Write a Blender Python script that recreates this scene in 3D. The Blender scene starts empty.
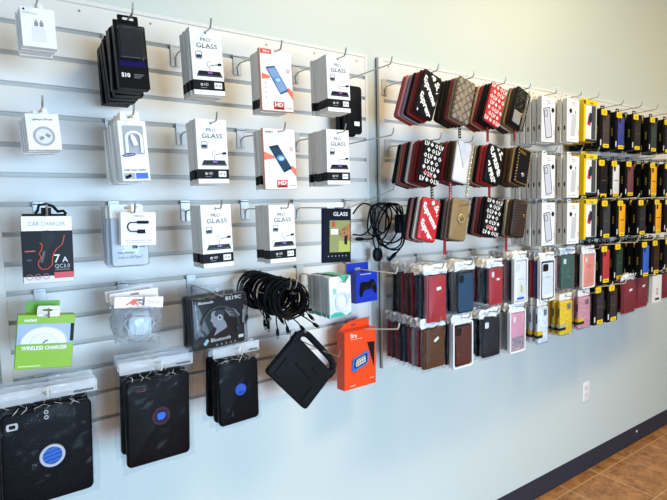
import bpy, math, random
from mathutils import Vector, Matrix

rnd = random.Random(11)
R = math.radians
SC = bpy.context.scene
COL = SC.collection

# ------------------------------------------------------------------ camera
CAM = Vector((0.0, -1.52, 1.565))
YAW, PITCH, ROLL, F = 0.5928, 0.0827, -0.0232, 500.0
_cy, _sy, _cp, _sp = math.cos(YAW), math.sin(YAW), math.cos(PITCH), math.sin(PITCH)
_fw = Vector((_sy * _cp, _cy * _cp, -_sp))
_rt = Vector((_cy, -_sy, 0))
_up = _rt.cross(_fw)
RT = _rt * math.cos(ROLL) + _up * math.sin(ROLL)
UP = -_rt * math.sin(ROLL) + _up * math.cos(ROLL)


def at(px, py, D):
    """point of the plane D metres in front of the slatwall that shows at a pixel"""
    d = _fw + RT * ((px - 333.5) / F) + UP * ((250 - py) / F)
    return CAM + d * ((1.52 - D) / d.y)


def quad(tl, tr, br, bl, D):
    a, b, c, d = (at(*q, D) for q in (tl, tr, br, bl))
    w = ((b - a).length + (c - d).length) / 2
    h = ((a - d).length + (b - c).length) / 2
    e = (b - a) + (c - d)
    s = (a - d) + (b - c)
    roll = (-math.atan2(e.z, e.x) + math.atan2(s.x, s.z)) / 2
    ctr = (a + b + c + d) / 4
    top = ctr + Vector((math.sin(roll), 0, math.cos(roll))) * (h / 2)
    return top.x, top.z, w, h, roll


# ------------------------------------------------------------------ materials
def lin(hx):
    hx = hx.lstrip('#')
    out = []
    for i in (0, 2, 4):
        c = int(hx[i:i + 2], 16) / 255
        out.append(c / 12.92 if c <= 0.04045 else ((c + 0.055) / 1.055) ** 2.4)
    return (*out, 1.0)


_M = {}


def mat(hx, rough=0.5, metal=0.0, bump=0.0, scale=200.0, coat=0.0, vary=0.06):
    key = (hx, rough, metal, bump, scale, coat, vary)
    if key in _M:
        return _M[key]
    m = bpy.data.materials.new('surface_' + hx.strip('#'))
    m.use_nodes = True
    nt = m.node_tree
    b = nt.nodes['Principled BSDF']
    c = lin(hx)
    b.inputs['Roughness'].default_value = rough
    b.inputs['Metallic'].default_value = metal
    b.inputs['Coat Weight'].default_value = coat
    if metal < 0.1 and max(c[:3]) < 0.25:
        b.inputs['Specular IOR Level'].default_value = 0.10
    tc = nt.nodes.new('ShaderNodeTexCoord')
    nz = nt.nodes.new('ShaderNodeTexNoise')
    nz.inputs['Scale'].default_value = 25.0
    nz.inputs['Detail'].default_value = 3.0
    nt.links.new(tc.outputs['Object'], nz.inputs['Vector'])
    mx = nt.nodes.new('ShaderNodeMix')
    mx.data_type = 'RGBA'
    mx.inputs[6].default_value = tuple(x * (1 - vary) for x in c[:3]) + (1,)
    mx.inputs[7].default_value = tuple(min(1, x * (1 + vary)) for x in c[:3]) + (1,)
    nt.links.new(nz.outputs['Fac'], mx.inputs[0])
    nt.links.new(mx.outputs[2], b.inputs['Base Color'])
    if bump:
        n2 = nt.nodes.new('ShaderNodeTexNoise')
        n2.inputs['Scale'].default_value = scale
        nt.links.new(tc.outputs['Object'], n2.inputs['Vector'])
        bp = nt.nodes.new('ShaderNodeBump')
        bp.inputs['Strength'].default_value = bump
        bp.inputs['Distance'].default_value = 0.002
        nt.links.new(n2.outputs['Fac'], bp.inputs['Height'])
        nt.links.new(bp.outputs['Normal'], b.inputs['Normal'])
    _M[key] = m
    return m


def clear(name, tint=(0.93, 0.95, 0.97), haze=0.06, edge=0.45, rough=0.12, bump=0.5, scale=45.0):
    """clear plastic film: mostly transparent, a Fresnel gloss and a little haze"""
    if name in _M:
        return _M[name]
    m = bpy.data.materials.new(name)
    m.use_nodes = True
    nt = m.node_tree
    nt.nodes.clear()
    out = nt.nodes.new('ShaderNodeOutputMaterial')
    tr = nt.nodes.new('ShaderNodeBsdfTransparent')
    tr.inputs['Color'].default_value = (*tint, 1)
    gl = nt.nodes.new('ShaderNodeBsdfGlossy')
    gl.inputs['Roughness'].default_value = rough
    gl.inputs['Color'].default_value = (1, 1, 1, 1)
    df = nt.nodes.new('ShaderNodeBsdfDiffuse')
    df.inputs['Color'].default_value = (0.92, 0.93, 0.94, 1)
    tc = nt.nodes.new('ShaderNodeTexCoord')
    nz = nt.nodes.new('ShaderNodeTexNoise')
    nz.inputs['Scale'].default_value = scale
    nz.inputs['Detail'].default_value = 4.0
    nz.inputs['Distortion'].default_value = 0.8
    nt.links.new(tc.outputs['Object'], nz.inputs['Vector'])
    bp = nt.nodes.new('ShaderNodeBump')
    bp.inputs['Strength'].default_value = bump
    bp.inputs['Distance'].default_value = 0.01
    nt.links.new(nz.outputs['Fac'], bp.inputs['Height'])
    nt.links.new(bp.outputs['Normal'], gl.inputs['Normal'])
    fr = nt.nodes.new('ShaderNodeFresnel')
    fr.inputs['IOR'].default_value = 1.45
    nt.links.new(bp.outputs['Normal'], fr.inputs['Normal'])
    mul = nt.nodes.new('ShaderNodeMath')
    mul.operation = 'MULTIPLY'
    mul.inputs[1].default_value = edge * 2
    mul.use_clamp = True
    nt.links.new(fr.outputs[0], mul.inputs[0])
    a = nt.nodes.new('ShaderNodeMixShader')
    a.inputs[0].default_value = haze
    nt.links.new(tr.outputs[0], a.inputs[1])
    nt.links.new(df.outputs[0], a.inputs[2])
    b = nt.nodes.new('ShaderNodeMixShader')
    nt.links.new(mul.outputs[0], b.inputs[0])
    nt.links.new(a.outputs[0], b.inputs[1])
    nt.links.new(gl.outputs[0], b.inputs[2])
    nt.links.new(b.outputs[0], out.inputs['Surface'])
    _M[name] = m
    return m


def pattern_mat(name, c1, c2, scale, rot=45, rough=0.55, kind='checker', mortar=0.08):
    if name in _M:
        return _M[name]
    m = bpy.data.materials.new(name)
    m.use_nodes = True
    nt = m.node_tree
    b = nt.nodes['Principled BSDF']
    b.inputs['Roughness'].default_value = rough
    tc = nt.nodes.new('ShaderNodeTexCoord')
    mp = nt.nodes.new('ShaderNodeMapping')
    mp.inputs['Rotation'].default_value = (R(90), 0, R(rot)) if kind != 'voronoi' else (0, 0, 0)
    nt.links.new(tc.outputs['Object'], mp.inputs['Vector'])
    if kind == 'voronoi':
        t = nt.nodes.new('ShaderNodeTexVoronoi')
        t.inputs['Scale'].default_value = scale
        rp = nt.nodes.new('ShaderNodeValToRGB')
        rp.color_ramp.elements[0].position = 0.25
        rp.color_ramp.elements[1].position = 0.5
        rp.color_ramp.elements[0].color = lin(c1)
        rp.color_ramp.elements[1].color = lin(c2)
        nt.links.new(mp.outputs[0], t.inputs['Vector'])
        nt.links.new(t.outputs['Distance'], rp.inputs[0])
        nt.links.new(rp.outputs[0], b.inputs['Base Color'])
    else:
        t = nt.nodes.new('ShaderNodeTexBrick')
        t.offset = 0.0
        t.inputs['Color1'].default_value = lin(c1)
        t.inputs['Color2'].default_value = lin(c1)
        t.inputs['Mortar'].default_value = lin(c2)
        t.inputs['Scale'].default_value = scale
        t.inputs['Mortar Size'].default_value = mortar
        t.inputs['Brick Width'].default_value = 1.0
        t.inputs['Row Height'].default_value = 1.0
        nt.links.new(mp.outputs[0], t.inputs['Vector'])
        nt.links.new(t.outputs['Color'], b.inputs['Base Color'])
    _M[name] = m
    return m


WHITE = mat('#f3f3f1', 0.45)
PAPER = mat('#ececea', 0.6)
CARDGREY = mat('#c9c7c2', 0.7)
BLACK = mat('#0e0e11', 0.42)
INK = mat('#17171a', 0.5)
MATTE = mat('#121316', 0.6, bump=0.15)
RUBBER = mat('#15171b', 0.55, bump=0.2, scale=400)
GREYINK = mat('#7d7f84', 0.5)
GOLD = mat('#c9a45a', 0.28, 0.9)
STEEL = mat('#b9b9b6', 0.28, 0.9)
ROD = mat('#b3b2ae', 0.3, 0.75)
BRACKET = mat('#cfd3d6', 0.3, 0.15)
YELLOW = mat('#f2c414', 0.45)
ORANGE = mat('#f0480f', 0.42, coat=0.2)
FILM = clear('clear_film', haze=0.012, edge=0.16, rough=0.18, bump=0.8)
FILM_LIGHT = clear('clear_film_taut', haze=0.002, edge=0.04, bump=0.3, scale=22)
FILM_CRISP = clear('clear_crisp_film', haze=0.03, edge=0.42, rough=0.1, bump=1.0, scale=70)
FILM_HEAD = clear('clear_header_film', haze=0.28, edge=0.4, bump=0.9, scale=50)
FILM_WHITE = clear('milky_film', haze=0.86, edge=0.5, bump=0.8, scale=60)
BLISTER = clear('clear_blister', haze=0.015, edge=0.25, rough=0.05, bump=0.04, scale=20)


# ------------------------------------------------------------------ mesh builder
_T = {}


def glyphs(s, bold=0.0):
    key = (s, bold)
    if key in _T:
        return _T[key]
    cu = bpy.data.curves.new('lettering_curve', 'FONT')
    cu.body = s
    cu.resolution_u = 2
    cu.offset = bold
    ob = bpy.data.objects.new('lettering_curve', cu)
    COL.objects.link(ob)
    dg = bpy.context.evaluated_depsgraph_get()
    me = bpy.data.meshes.new_from_object(ob.evaluated_get(dg))
    v = [(p.co.x, p.co.y) for p in me.vertices]
    f = [tuple(p.vertices) for p in me.polygons]
    bpy.data.objects.remove(ob)
    bpy.data.curves.remove(cu)
    bpy.data.meshes.remove(me)
    _T[key] = (v, f)
    return _T[key]


def rrect(x0, x1, z0, z1, r=0.0, n=4):
    if r <= 0:
        return [(x0, z0), (x1, z0), (x1, z1), (x0, z1)]
    out = []
    for cx, cz, a0 in ((x1 - r, z0 + r, -90), (x1 - r, z1 - r, 0), (x0 + r, z1 - r, 90), (x0 + r, z0 + r, 180)):
        for i in range(n + 1):
            a = R(a0 + 90 * i / n)
            out.append((cx + r * math.cos(a), cz + r * math.sin(a)))
    return out


def circ(cx, cz, r, n=24, ry=None):
    ry = r if ry is None else ry
    return [(cx + r * math.cos(2 * math.pi * i / n), cz + ry * math.sin(2 * math.pi * i / n)) for i in range(n)]


def inset(o, d):
    n = len(o)
    out = []
    for i in range(n):
        p, q, s = Vector(o[i - 1]), Vector(o[i]), Vector(o[(i + 1) % n])
        a, b = (q - p), (s - q)
        if a.length < 1e-9 or b.length < 1e-9:
            out.append(tuple(q))
            continue
        a.normalize()
        b.normalize()
        na, nb = Vector((-a.y, a.x)), Vector((-b.y, b.x))
        m = na + nb
        k = m.length
        if k < 1e-6:
            out.append(tuple(q))
            continue
        m /= k
        out.append(tuple(q + m * d / max(0.5, m.dot(na))))
    return out


def rot2(o, ang, c=(0, 0)):
    ca, sa = math.cos(ang), math.sin(ang)
    return [(c[0] + (x - c[0]) * ca - (z - c[1]) * sa, c[1] + (x - c[0]) * sa + (z - c[1]) * ca) for x, z in o]


class MB:
    def __init__(s):
        s.v, s.f, s.m, s.mats = [], [], [], []

    def mi(s, m):
        if m not in s.mats:
            s.mats.append(m)
        return s.mats.index(m)

    def add(s, pts, faces, m):
        b = len(s.v)
        s.v.extend(tuple(p) for p in pts)
        k = s.mi(m)
        for f in faces:
            s.f.append(tuple(b + i for i in f))
            s.m.append(k)

    def prism(s, o, y0, y1, m, mside=None, bev=0.0, seg=1):
        n = len(o)
        rings = []
        if bev > 0:
            for i in range(seg + 1):
                a = math.pi / 2 * i / seg
                rings.append((inset(o, bev * (1 - math.sin(a))), y0 + bev * (1 - math.cos(a))))
            for i in range(seg + 1):
                a = math.pi / 2 * (1 - i / seg)
                rings.append((inset(o, bev * (1 - math.sin(a))), y1 - bev * (1 - math.cos(a))))
        else:
            rings = [(o, y0), (o, y1)]
        pts = [(x, y, z) for ring, y in rings for x, z in ring]
        s.add(pts, [tuple(range(n))], m)
        b = len(s.v) - len(pts)
        k = s.mi(mside or m)
        for r in range(len(rings) - 1):
            for i in range(n):
                j = (i + 1) % n
                s.f.append((b + r * n + i, b + (r + 1) * n + i, b + (r + 1) * n + j, b + r * n + j))
                s.m.append(k)
        l = (len(rings) - 1) * n
        s.f.append(tuple(b + l + i for i in reversed(range(n))))
        s.m.append(k)

    def box(s, x0, x1, y0, y1, z0, z1, m, bev=0.0):
        s.prism(rrect(x0, x1, z0, z1), y0, y1, m, bev=bev)

    def ringp(s, o, i_, y0, y1, m):
        """flat frame between an outer and an inner outline of equal length"""
        n = len(o)
        pts = [(x, y0, z) for x, z in o] + [(x, y0, z) for x, z in i_] + [(x, y1, z) for x, z in o] + [(x, y1, z) for x, z in i_]
        fs = []
        for a in range(n):
            b = (a + 1) % n
            fs.append((a, b, n + b, n + a))
            fs.append((2 * n + a, 3 * n + a, 3 * n + b, 2 * n + b))
            fs.append((a, 2 * n + a, 2 * n + b, b))
            fs.append((n + a, n + b, 3 * n + b, 3 * n + a))
        s.add(pts, fs, m)

    def decal(s, o, y, m):
        s.add([(x, y, z) for x, z in o], [tuple(range(len(o)))], m)

    def text(s, t, x, z, h, y, m, align='C', rot=0.0, bold=0.01, w=None, clip=None):
        v, f = glyphs(t, bold)
        if not v:
            return
        x0, x1 = min(p[0] for p in v), max(p[0] for p in v)
        k = h / 0.70
        kx = k if w is None else w / (x1 - x0)
        ox = {'C': (x0 + x1) / 2, 'L': x0, 'R': x1}[align]
        o = [((a - ox) * kx, b * k) for a, b in v]
        o = rot2(o, rot)
        if clip:
            ok = [clip[0] <= x + a <= clip[1] and clip[2] <= z + b <= clip[3] for a, b in o]
            f = [q for q in f if all(ok[i] for i in q)]
            if not f:
                return
            use = sorted({i for q in f for i in q})
            idx = {i: k for k, i in enumerate(use)}
            o = [o[i] for i in use]
            f = [tuple(idx[i] for i in q) for q in f]
        s.add([(x + a, y, z + b) for a, b in o], f, m)

    def tube(s, pts, r, m, seg=8, closed=False):
        pts = [Vector(p) for p in pts]
        n = len(pts)
        rad = r if isinstance(r, (list, tuple)) else [r] * n
        ref = Vector((0.31, 0.53, 0.79)).normalized()
        rings = []
        prev = None
        for i in range(n):
            if closed:
                t = pts[(i + 1) % n] - pts[i - 1]
            else:
                t = pts[min(n - 1, i + 1)] - pts[max(0, i - 1)]
            if t.length < 1e-9:
                t = Vector((0, 0, 1))
            t.normalize()
            u = (prev - t * prev.dot(t)) if prev is not None else ref - t * ref.dot(t)
            if u.length < 1e-6:
                u = t.orthogonal()
            u.normalize()
            prev = u
            w = t.cross(u)
            rings.append([pts[i] + (u * math.cos(2 * math.pi * k / seg) + w * math.sin(2 * math.pi * k / seg)) * rad[i] for k in range(seg)])
        vs = [p for g in rings for p in g]
        fs = []
        for i in range(n if closed else n - 1):
            j = (i + 1) % n
            for k in range(seg):
                l = (k + 1) % seg
                fs.append((i * seg + k, i * seg + l, j * seg + l, j * seg + k))
        if not closed:
            fs.append(tuple(reversed(range(seg))))
            fs.append(tuple((n - 1) * seg + k for k in range(seg)))
        s.add(vs, fs, m)

    def build(s, name, parent=None, smooth=35, loc=None):
        me = bpy.data.meshes.new(name)
        me.from_pydata([tuple(p) for p in s.v], [], s.f)
        for m in s.mats:
            me.materials.append(m)
        me.polygons.foreach_set('material_index', s.m)
        me.update()
        if smooth:
            me.polygons.foreach_set('use_smooth', [True] * len(me.polygons))
            me.set_sharp_from_angle(angle=R(smooth))
        o = bpy.data.objects.new(name, me)
        COL.objects.link(o)
        if parent:
            o.parent = parent
        if loc is not None:
            o.location = loc
        return o


def tag(o, label, cat, group=None):
    o['label'] = label
    o['category'] = cat
    if group:
        o['group'] = group
    return o


def structure(o):
    o['kind'] = 'structure'
    return o


def empty(name):
    o = bpy.data.objects.new(name, None)
    o.empty_display_size = 0.02
    COL.objects.link(o)
    return o


def dup(root):
    c = root.copy()
    COL.objects.link(c)
    for ch in [x for x in bpy.data.objects if x.parent == root]:
        d = ch.copy()
        COL.objects.link(d)
        d.parent = c
        for g in [x for x in bpy.data.objects if x.parent == ch]:
            e = g.copy()
            COL.objects.link(e)
            e.parent = d
    return c


def swap_mat(root, part, m):
    """give a copied part its own colour (own mesh)"""
    for ch in [x for x in bpy.data.objects if x.parent == root]:
        if ch.name.split('.')[0] == part:
            ch.data = ch.data.copy()
            ch.data.materials[0] = m


# ------------------------------------------------------------------ the room
def ramp_wall():
    m = bpy.data.materials.new('painted_wall')
    m.use_nodes = True
    nt = m.node_tree
    b = nt.nodes['Principled BSDF']
    b.inputs['Roughness'].default_value = 0.42
    tc = nt.nodes.new('ShaderNodeTexCoord')
    nz = nt.nodes.new('ShaderNodeTexNoise')
    nz.inputs['Scale'].default_value = 1.2
    nt.links.new(tc.outputs['Object'], nz.inputs['Vector'])
    mx = nt.nodes.new('ShaderNodeMix')
    mx.data_type = 'RGBA'
    mx.inputs[6].default_value = lin('#c9d2cd')
    mx.inputs[7].default_value = lin('#cfd7d4')
    nt.links.new(nz.outputs['Fac'], mx.inputs[0])
    nt.links.new(mx.outputs[2], b.inputs['Base Color'])
    n2 = nt.nodes.new('ShaderNodeTexNoise')
    n2.inputs['Scale'].default_value = 180
    nt.links.new(tc.outputs['Object'], n2.inputs['Vector'])
    bp = nt.nodes.new('ShaderNodeBump')
    bp.inputs['Strength'].default_value = 0.06
    bp.inputs['Distance'].default_value = 0.002
    nt.links.new(n2.outputs['Fac'], bp.inputs['Height'])
    nt.links.new(bp.outputs['Normal'], b.inputs['Normal'])
    return m


def tile_floor():
    m = bpy.data.materials.new('brown_tile')
    m.use_nodes = True
    nt = m.node_tree
    b = nt.nodes['Principled BSDF']
    b.inputs['Roughness'].default_value = 0.4
    tc = nt.nodes.new('ShaderNodeTexCoord')
    mp = nt.nodes.new('ShaderNodeMapping')
    mp.inputs['Location'].default_value = (TILE_X, TILE_Y, 0)
    nt.links.new(tc.outputs['Object'], mp.inputs['Vector'])
    br = nt.nodes.new('ShaderNodeTexBrick')
    br.offset = 0.0
    br.inputs['Scale'].default_value = 1.0
    br.inputs['Brick Width'].default_value = TILE
    br.inputs['Row Height'].default_value = TILE
    br.inputs['Mortar Size'].default_value = 0.003
    br.inputs['Mortar Smooth'].default_value = 0.2
    br.inputs['Color1'].default_value = (0, 0, 0, 1)
    br.inputs['Color2'].default_value = (0, 0, 0, 1)
    br.inputs['Mortar'].default_value = (1, 1, 1, 1)
    nt.links.new(mp.outputs[0], br.inputs['Vector'])
    nz = nt.nodes.new('ShaderNodeTexNoise')
    nz.inputs['Scale'].default_value = 16
    nz.inputs['Detail'].default_value = 8
    nz.inputs['Roughness'].default_value = 0.7
    nt.links.new(mp.outputs[0], nz.inputs['Vector'])
    rp = nt.nodes.new('ShaderNodeValToRGB')
    e = rp.color_ramp.elements
    e[0].position, e[0].color = 0.32, lin('#774823')
    e[1].position, e[1].color = 0.66, lin('#c58d58')
    nt.links.new(nz.outputs['Fac'], rp.inputs[0])
    mx = nt.nodes.new('ShaderNodeMix')
    mx.data_type = 'RGBA'
    mx.inputs[7].default_value = lin('#c9a883')
    nt.links.new(br.outputs['Color'], mx.inputs[0])
    nt.links.new(rp.outputs[0], mx.inputs[6])
    nt.links.new(mx.outputs[2], b.inputs['Base Color'])
    return m


TILE, TILE_X, TILE_Y = 0.30, -0.105, 0.06
X0, X1, Y0, ZC = -3.2, 8.0, -6.5, 3.35
WALLM = ramp_wall()


def shell(name, x0, x1, y0, y1, z0, z1, m):
    b = MB()
    b.box(x0, x1, y0, y1, z0, z1, m)
    return structure(b.build(name, smooth=0))


shell('floor', X0, X1, Y0, 0.12, -0.1, 0.0, tile_floor())
shell('wall_back', X0, X1, 0.019, 0.12, 0.0, ZC, WALLM)
shell('wall_left', X0 - 0.1, X0, Y0, 0.12, 0.0, ZC, WALLM)
shell('wall_right', X1, X1 + 0.1, Y0, 0.12, 0.0, ZC, WALLM)
shell('ceiling', X0, X1, Y0, 0.12, ZC, ZC + 0.1, mat('#e6e4dc', 0.8))
# vinyl cove base along the display wall, with its rounded top and toe
bb = MB()
prof = [(0.019, 0.097), (0.0165, 0.0965), (0.0155, 0.094), (0.0155, 0.016), (0.011, 0.006), (0.003, 0.002), (0.003, 0.0), (0.019, 0.0)]
nn = len(prof)
bb.add([(X0, y, z) for y, z in prof] + [(X1, y, z) for y, z in prof],
       [(i, (i + 1) % nn, nn + (i + 1) % nn, nn + i) for i in range(nn)] + [tuple(reversed(range(nn))), tuple(range(nn, 2 * nn))],
       mat('#33323c', 0.45))
base = structure(bb.build('baseboard_back', smooth=30))
p = at(639, 432, 0.0)
b = MB()
b.prism(circ(p.x, p.z, 0.008, 16), 0.0135, 0.0158, WHITE)
b.build('paint_spot', base)

# ------------------------------------------------------------------ slatwall panels
PZ0, PZ1, PITCH_Z, G0 = 0.920, 2.137, 0.0762, 2.051     # bottom, top, slat pitch, centre height of the first groove
SLAT = mat('#e2e1de', 0.38, vary=0.02)
GROOVE = mat('#c9c8c4', 0.6, vary=0.02)


def slatwall(x0, x1, label):
    root = empty('slatwall_panel')
    root.location = (x0, 0, PZ0)
    tag(root, label, 'display panel', 'slatwall panels on the wall')
    b = MB()
    b.box(x0, x1, 0.012, 0.0188, PZ0, PZ1, GROOVE)
    lm, rm = 0.024, 0.012
    # boards of the slatwall, each with a rounded nose and a lip
    edges = []
    z = PZ1 - 0.012
    k = 0
    while True:
        g = G0 - PITCH_Z * k
        if g < PZ0 + 0.02:
            edges.append((z, PZ0))
            break
        edges.append((z, g + 0.0055))
        z = g - 0.0055
        k += 1
    for zt, zb in edges:
        e = 0.0022
        pr = [(0.012, zt), (e, zt), (0.0006, zt - e * 0.7), (0, zt - e * 2), (0, zb + e * 2), (0.0006, zb + e * 0.7), (e, zb), (0.012, zb)]
        n = len(pr)
        xa, xb = x0 + lm, x1 - rm
        b.add([(xa, y, zz) for y, zz in pr] + [(xb, y, zz) for y, zz in pr],
              [((i + 1) % n, i, n + i, n + (i + 1) % n) for i in range(n)] + [tuple(range(n)), tuple(reversed(range(n, 2 * n)))], SLAT)
    o = b.build('slat_board', root, smooth=30)
    o.location = (-x0, 0, -PZ0)
    t = MB()
    for q in ((x0, x0 + lm, PZ0, PZ1), (x1 - rm, x1, PZ0, PZ1)):
        t.box(q[0], q[1], -0.0015, 0.0185, q[2], q[3], SLAT, bev=0.001)
    t.box(x0 + lm, x1 - rm, -0.0015, 0.0185, PZ1 - 0.012, PZ1, SLAT, bev=0.001)
    o = t.build('edge_trim', root)
    o.location = (-x0, 0, -PZ0)
    s = MB()
    for i in range(7):
        x = x0 + 0.05 + (x1 - x0 - 0.1) * i / 6
        s.prism(circ(x, PZ1 - 0.03, 0.0032, 10), -0.0008, 0.003, mat('#8b7f6d', 0.5))
    o = s.build('screw_heads', root)
    o.location = (-x0, 0, -PZ0)
    return root


slatwall(-0.012, 1.196, 'white slatwall panel on the left, holding glass boxes and tablet cases')
slatwall(1.250, 2.462, 'white slatwall panel right of the gap, holding pouches and bagged cases')
slatwall(2.466, 3.680, 'white slatwall panel farthest right, holding black and yellow boxes')

# ------------------------------------------------------------------ hooks
_hooks = {}


def hook(cx, k, label, L=0.275, rise=None, white=False):
    if rise is None:
        rise = 0.010 if white else -0.004
    key = (round(L, 3), round(rise, 3), white)
    g = G0 - PITCH_Z * k
    if key not in _hooks:
        root = empty('display_hook')
        b = MB()
        b.prism(rrect(-0.014, 0.014, -0.056, 0.006, 0.003, 3), -0.0042, -0.0016, BRACKET, bev=0.0006)
        b.box(-0.014, 0.014, -0.0042, 0.0105, -0.0012, 0.0016, BRACKET)
        b.box(-0.014, 0.014, 0.0075, 0.0105, -0.0012, 0.0046, BRACKET)
        b.build('bracket', root)
        m = mat('#e4e2dc', 0.35) if white else ROD
        pts = [(0, -0.0062, -0.056), (0, -0.0062, -0.036), (0, -0.009, -0.029), (0, -0.016, -0.025), (0, -0.03, -0.0235)]
        for i in range(1, 7):
            t = i / 6
            pts.append((0, -0.03 - (L - 0.036) * t, -0.0235 + rise * t))
        pts += [(0, -L - 0.001, -0.0225 + rise), (0, -L - 0.005, -0.017 + rise), (0, -L - 0.008, -0.010 + rise), (0, -L - 0.0105, -0.002 + rise)]
        t = MB()
        t.tube(pts, 0.0022, m, 8)
        t.build('rod', root)
        _hooks[key] = root
    else:
        root = dup(_hooks[key])
    root.location = (cx, 0, g)
    tag(root, label, 'hook', 'hooks on the slatwall')
    return root


ORD = ['', 'second', 'third', 'fourth', 'fifth', 'sixth', 'seventh', 'eighth', 'ninth', 'tenth']


def stack(short, k, cx, ztop, D, roots, pitch, descs, cat, group, roll=0.0, yaw=0.0, tilt=0.0, jit=0.002, L=0.275, hk=True, white=False, dx=0.0, hx=None, ra=None):
    """hang things one behind the other on one hook, roots[0] at the front"""
    n = len(roots)
    for i, r in enumerate(roots):
        f = 0 if i == 0 else 1
        r.location = (cx + f * rnd.uniform(-jit, jit) + dx * i, -(D - i * pitch), ztop + f * rnd.uniform(-jit, jit * 0.3))
        r.rotation_euler = (tilt, roll + f * R(rnd.uniform(-1.2, 1.2)) * (jit / 0.002), yaw)
        d = descs[i] if isinstance(descs, (list, tuple)) else descs
        if n == 1:
            lab = d + ', ' + short
        elif i == 0:
            lab = d + ', front of ' + short
        elif i == n - 1 and n > 2:
            lab = d + ', rearmost of ' + short
        else:
            lab = d + ', ' + ORD[i] + ' from front of ' + short
        tag(r, lab, cat, group if n > 1 or group else None)
    if hk:
        rise = None
        if ra is not None:
            rise = max(-0.03, min(0.06, (ztop + ra) - (G0 - PITCH_Z * k - 0.0235)))
        hook(hx if hx is not None else cx, k, 'steel slatwall hook holding the ' + short.replace('the ', '', 1), L, rise, white=white)


# ================================================================== LEFT PANEL
def carton(w, h, t, m=WHITE, mside=None, root=None, name='carton', bev=0.0008):
    b = MB()
    b.prism(rrect(-w / 2, w / 2, -h, 0), 0, t, m, mside, bev=bev)
    return b


def lines(b, x0, x1, z, n, gap, hh, y, m):
    for i in range(n):
        b.decal(rrect(x0, x1 - (x1 - x0) * (0.25 if i == n - 1 else 0.0), z - gap * i - hh, z - gap * i), y, m)


Yd = -0.0005


# ---- white plug charger boxes, top left
def plug_box(w, h, t, front):
    r = empty('charger_box')
    c = carton(w, h, t)
    if front:
        c.decal(circ(-w * 0.39, -h * 0.075, 0.0021, 12), Yd, INK)
        c.decal(circ(-w * 0.39 + 0.0008, -h * 0.043, 0.0006, 6, 0.0009), Yd, INK)
        c.text('5W USB Power Adapter', -w * 0.42, -h * 0.17, 0.0024, Yd, GREYINK, 'L', w=w * 0.42)
        for x in (-0.004, 0.006):
            c.decal(rrect(x - 0.0035, x + 0.0035, -h * 0.47, -h * 0.36, 0.001), Yd, mat('#8f9093', 0.4))
            c.decal(rrect(x - 0.0022, x + 0.0022, -h * 0.36, -h * 0.31), Yd, mat('#a9aaac', 0.4))
        c.decal(rrect(-w * 0.2, w * 0.2, -h * 0.86, -h * 0.5, 0.004), Yd, mat('#e6e8ec', 0.35))
    c.build('carton', r)
    tb = MB()
    tb.ringp(rrect(-0.014, 0.014, -0.001, 0.016, 0.003), rrect(-0.006, 0.006, 0.006, 0.012, 0.002), t - 0.0008, t, FILM_WHITE)
    tb.build('hang_tab', r)
    return r


x, z, w, h, ro = quad((20.4, 6.7), (54.5, 9.2), (56.6, 49.6), (21.8, 45), 0.25)
t = 0.019
rs = [plug_box(w, h, t, True), plug_box(w, h, t, False)]
rs += [dup(rs[1]) for _ in range(2)]
stack('white plug stack at top left', 0, x, z, 0.25, rs, 0.022, 'white square plug charger box', 'box', 'white plug charger boxes', ra=0.009, roll=ro, jit=0.003, dx=-0.002)

# ---- black blister packed phone cases
def s10_box(w, h, t, front):
    r = empty('phone_case_pack')
    c = MB()
    c.prism(rrect(-w / 2, w / 2, -h, 0, 0.003), 0, t, BLACK, bev=0.0012)
    if front:
        c.decal(rrect(-w * 0.42, w * 0.4, -h * 0.66, -h * 0.57), Yd, mat('#140d4e', 0.5))
        c.text('S10', -w * 0.40, -h * 0.83, h * 0.062, Yd, WHITE, 'L', bold=0.04)
        for q in range(3):
            c.decal(rrect(w * 0.0, w * (0.33 - 0.06 * q), -h * (0.775 + 0.025 * q) - 0.0015, -h * (0.775 + 0.025 * q)), Yd, GREYINK)
    c.build('carton', r)
    tb = MB()
    tb.ringp(rrect(-w * 0.36, w * 0.3, -0.002, 0.021, 0.003), rrect(-w * 0.2, w * 0.16, 0.010, 0.016, 0.002), 0.001, 0.0022, BLACK)
    tb.build('hang_tab', r)
    if front:
        k = MB()
        k.prism(rrect(-w * 0.38, w * 0.36, -h * 0.53, -h * 0.06, 0.006), -0.006, -0.0006, mat('#191a20', 0.35), bev=0.002)
        k.ringp(rrect(-w * 0.30, w * 0.0, -h * 0.22, -h * 0.10, 0.003), rrect(-w * 0.28, -w * 0.02, -h * 0.21, -h * 0.11, 0.002), -0.0068, -0.006, mat('#303238', 0.3))
        k.build('phone_case', r)
        v = MB()
        v.prism(rrect(-w * 0.42, w * 0.42, -h * 0.555, -h * 0.03, 0.006), -0.010, -0.0008, BLISTER, bev=0.004, seg=3)
        v.build('blister', r)
    return r


x, z, w, h, ro = quad((117.5, 24.5), (145.2, 27), (149, 88.5), (115.8, 91), 0.25)
rs = [s10_box(w, h, 0.026, True), s10_box(w, h, 0.026, False)]
rs += [dup(rs[1]) for _ in range(4)]
stack('black boxed stack on top row', 0, x, z, 0.255, rs, 0.040, 'black boxed phone case', 'box', 'black boxed phone cases', ra=0.013, roll=ro * 0.5, tilt=R(-4), jit=0.003, L=0.29)


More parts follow.
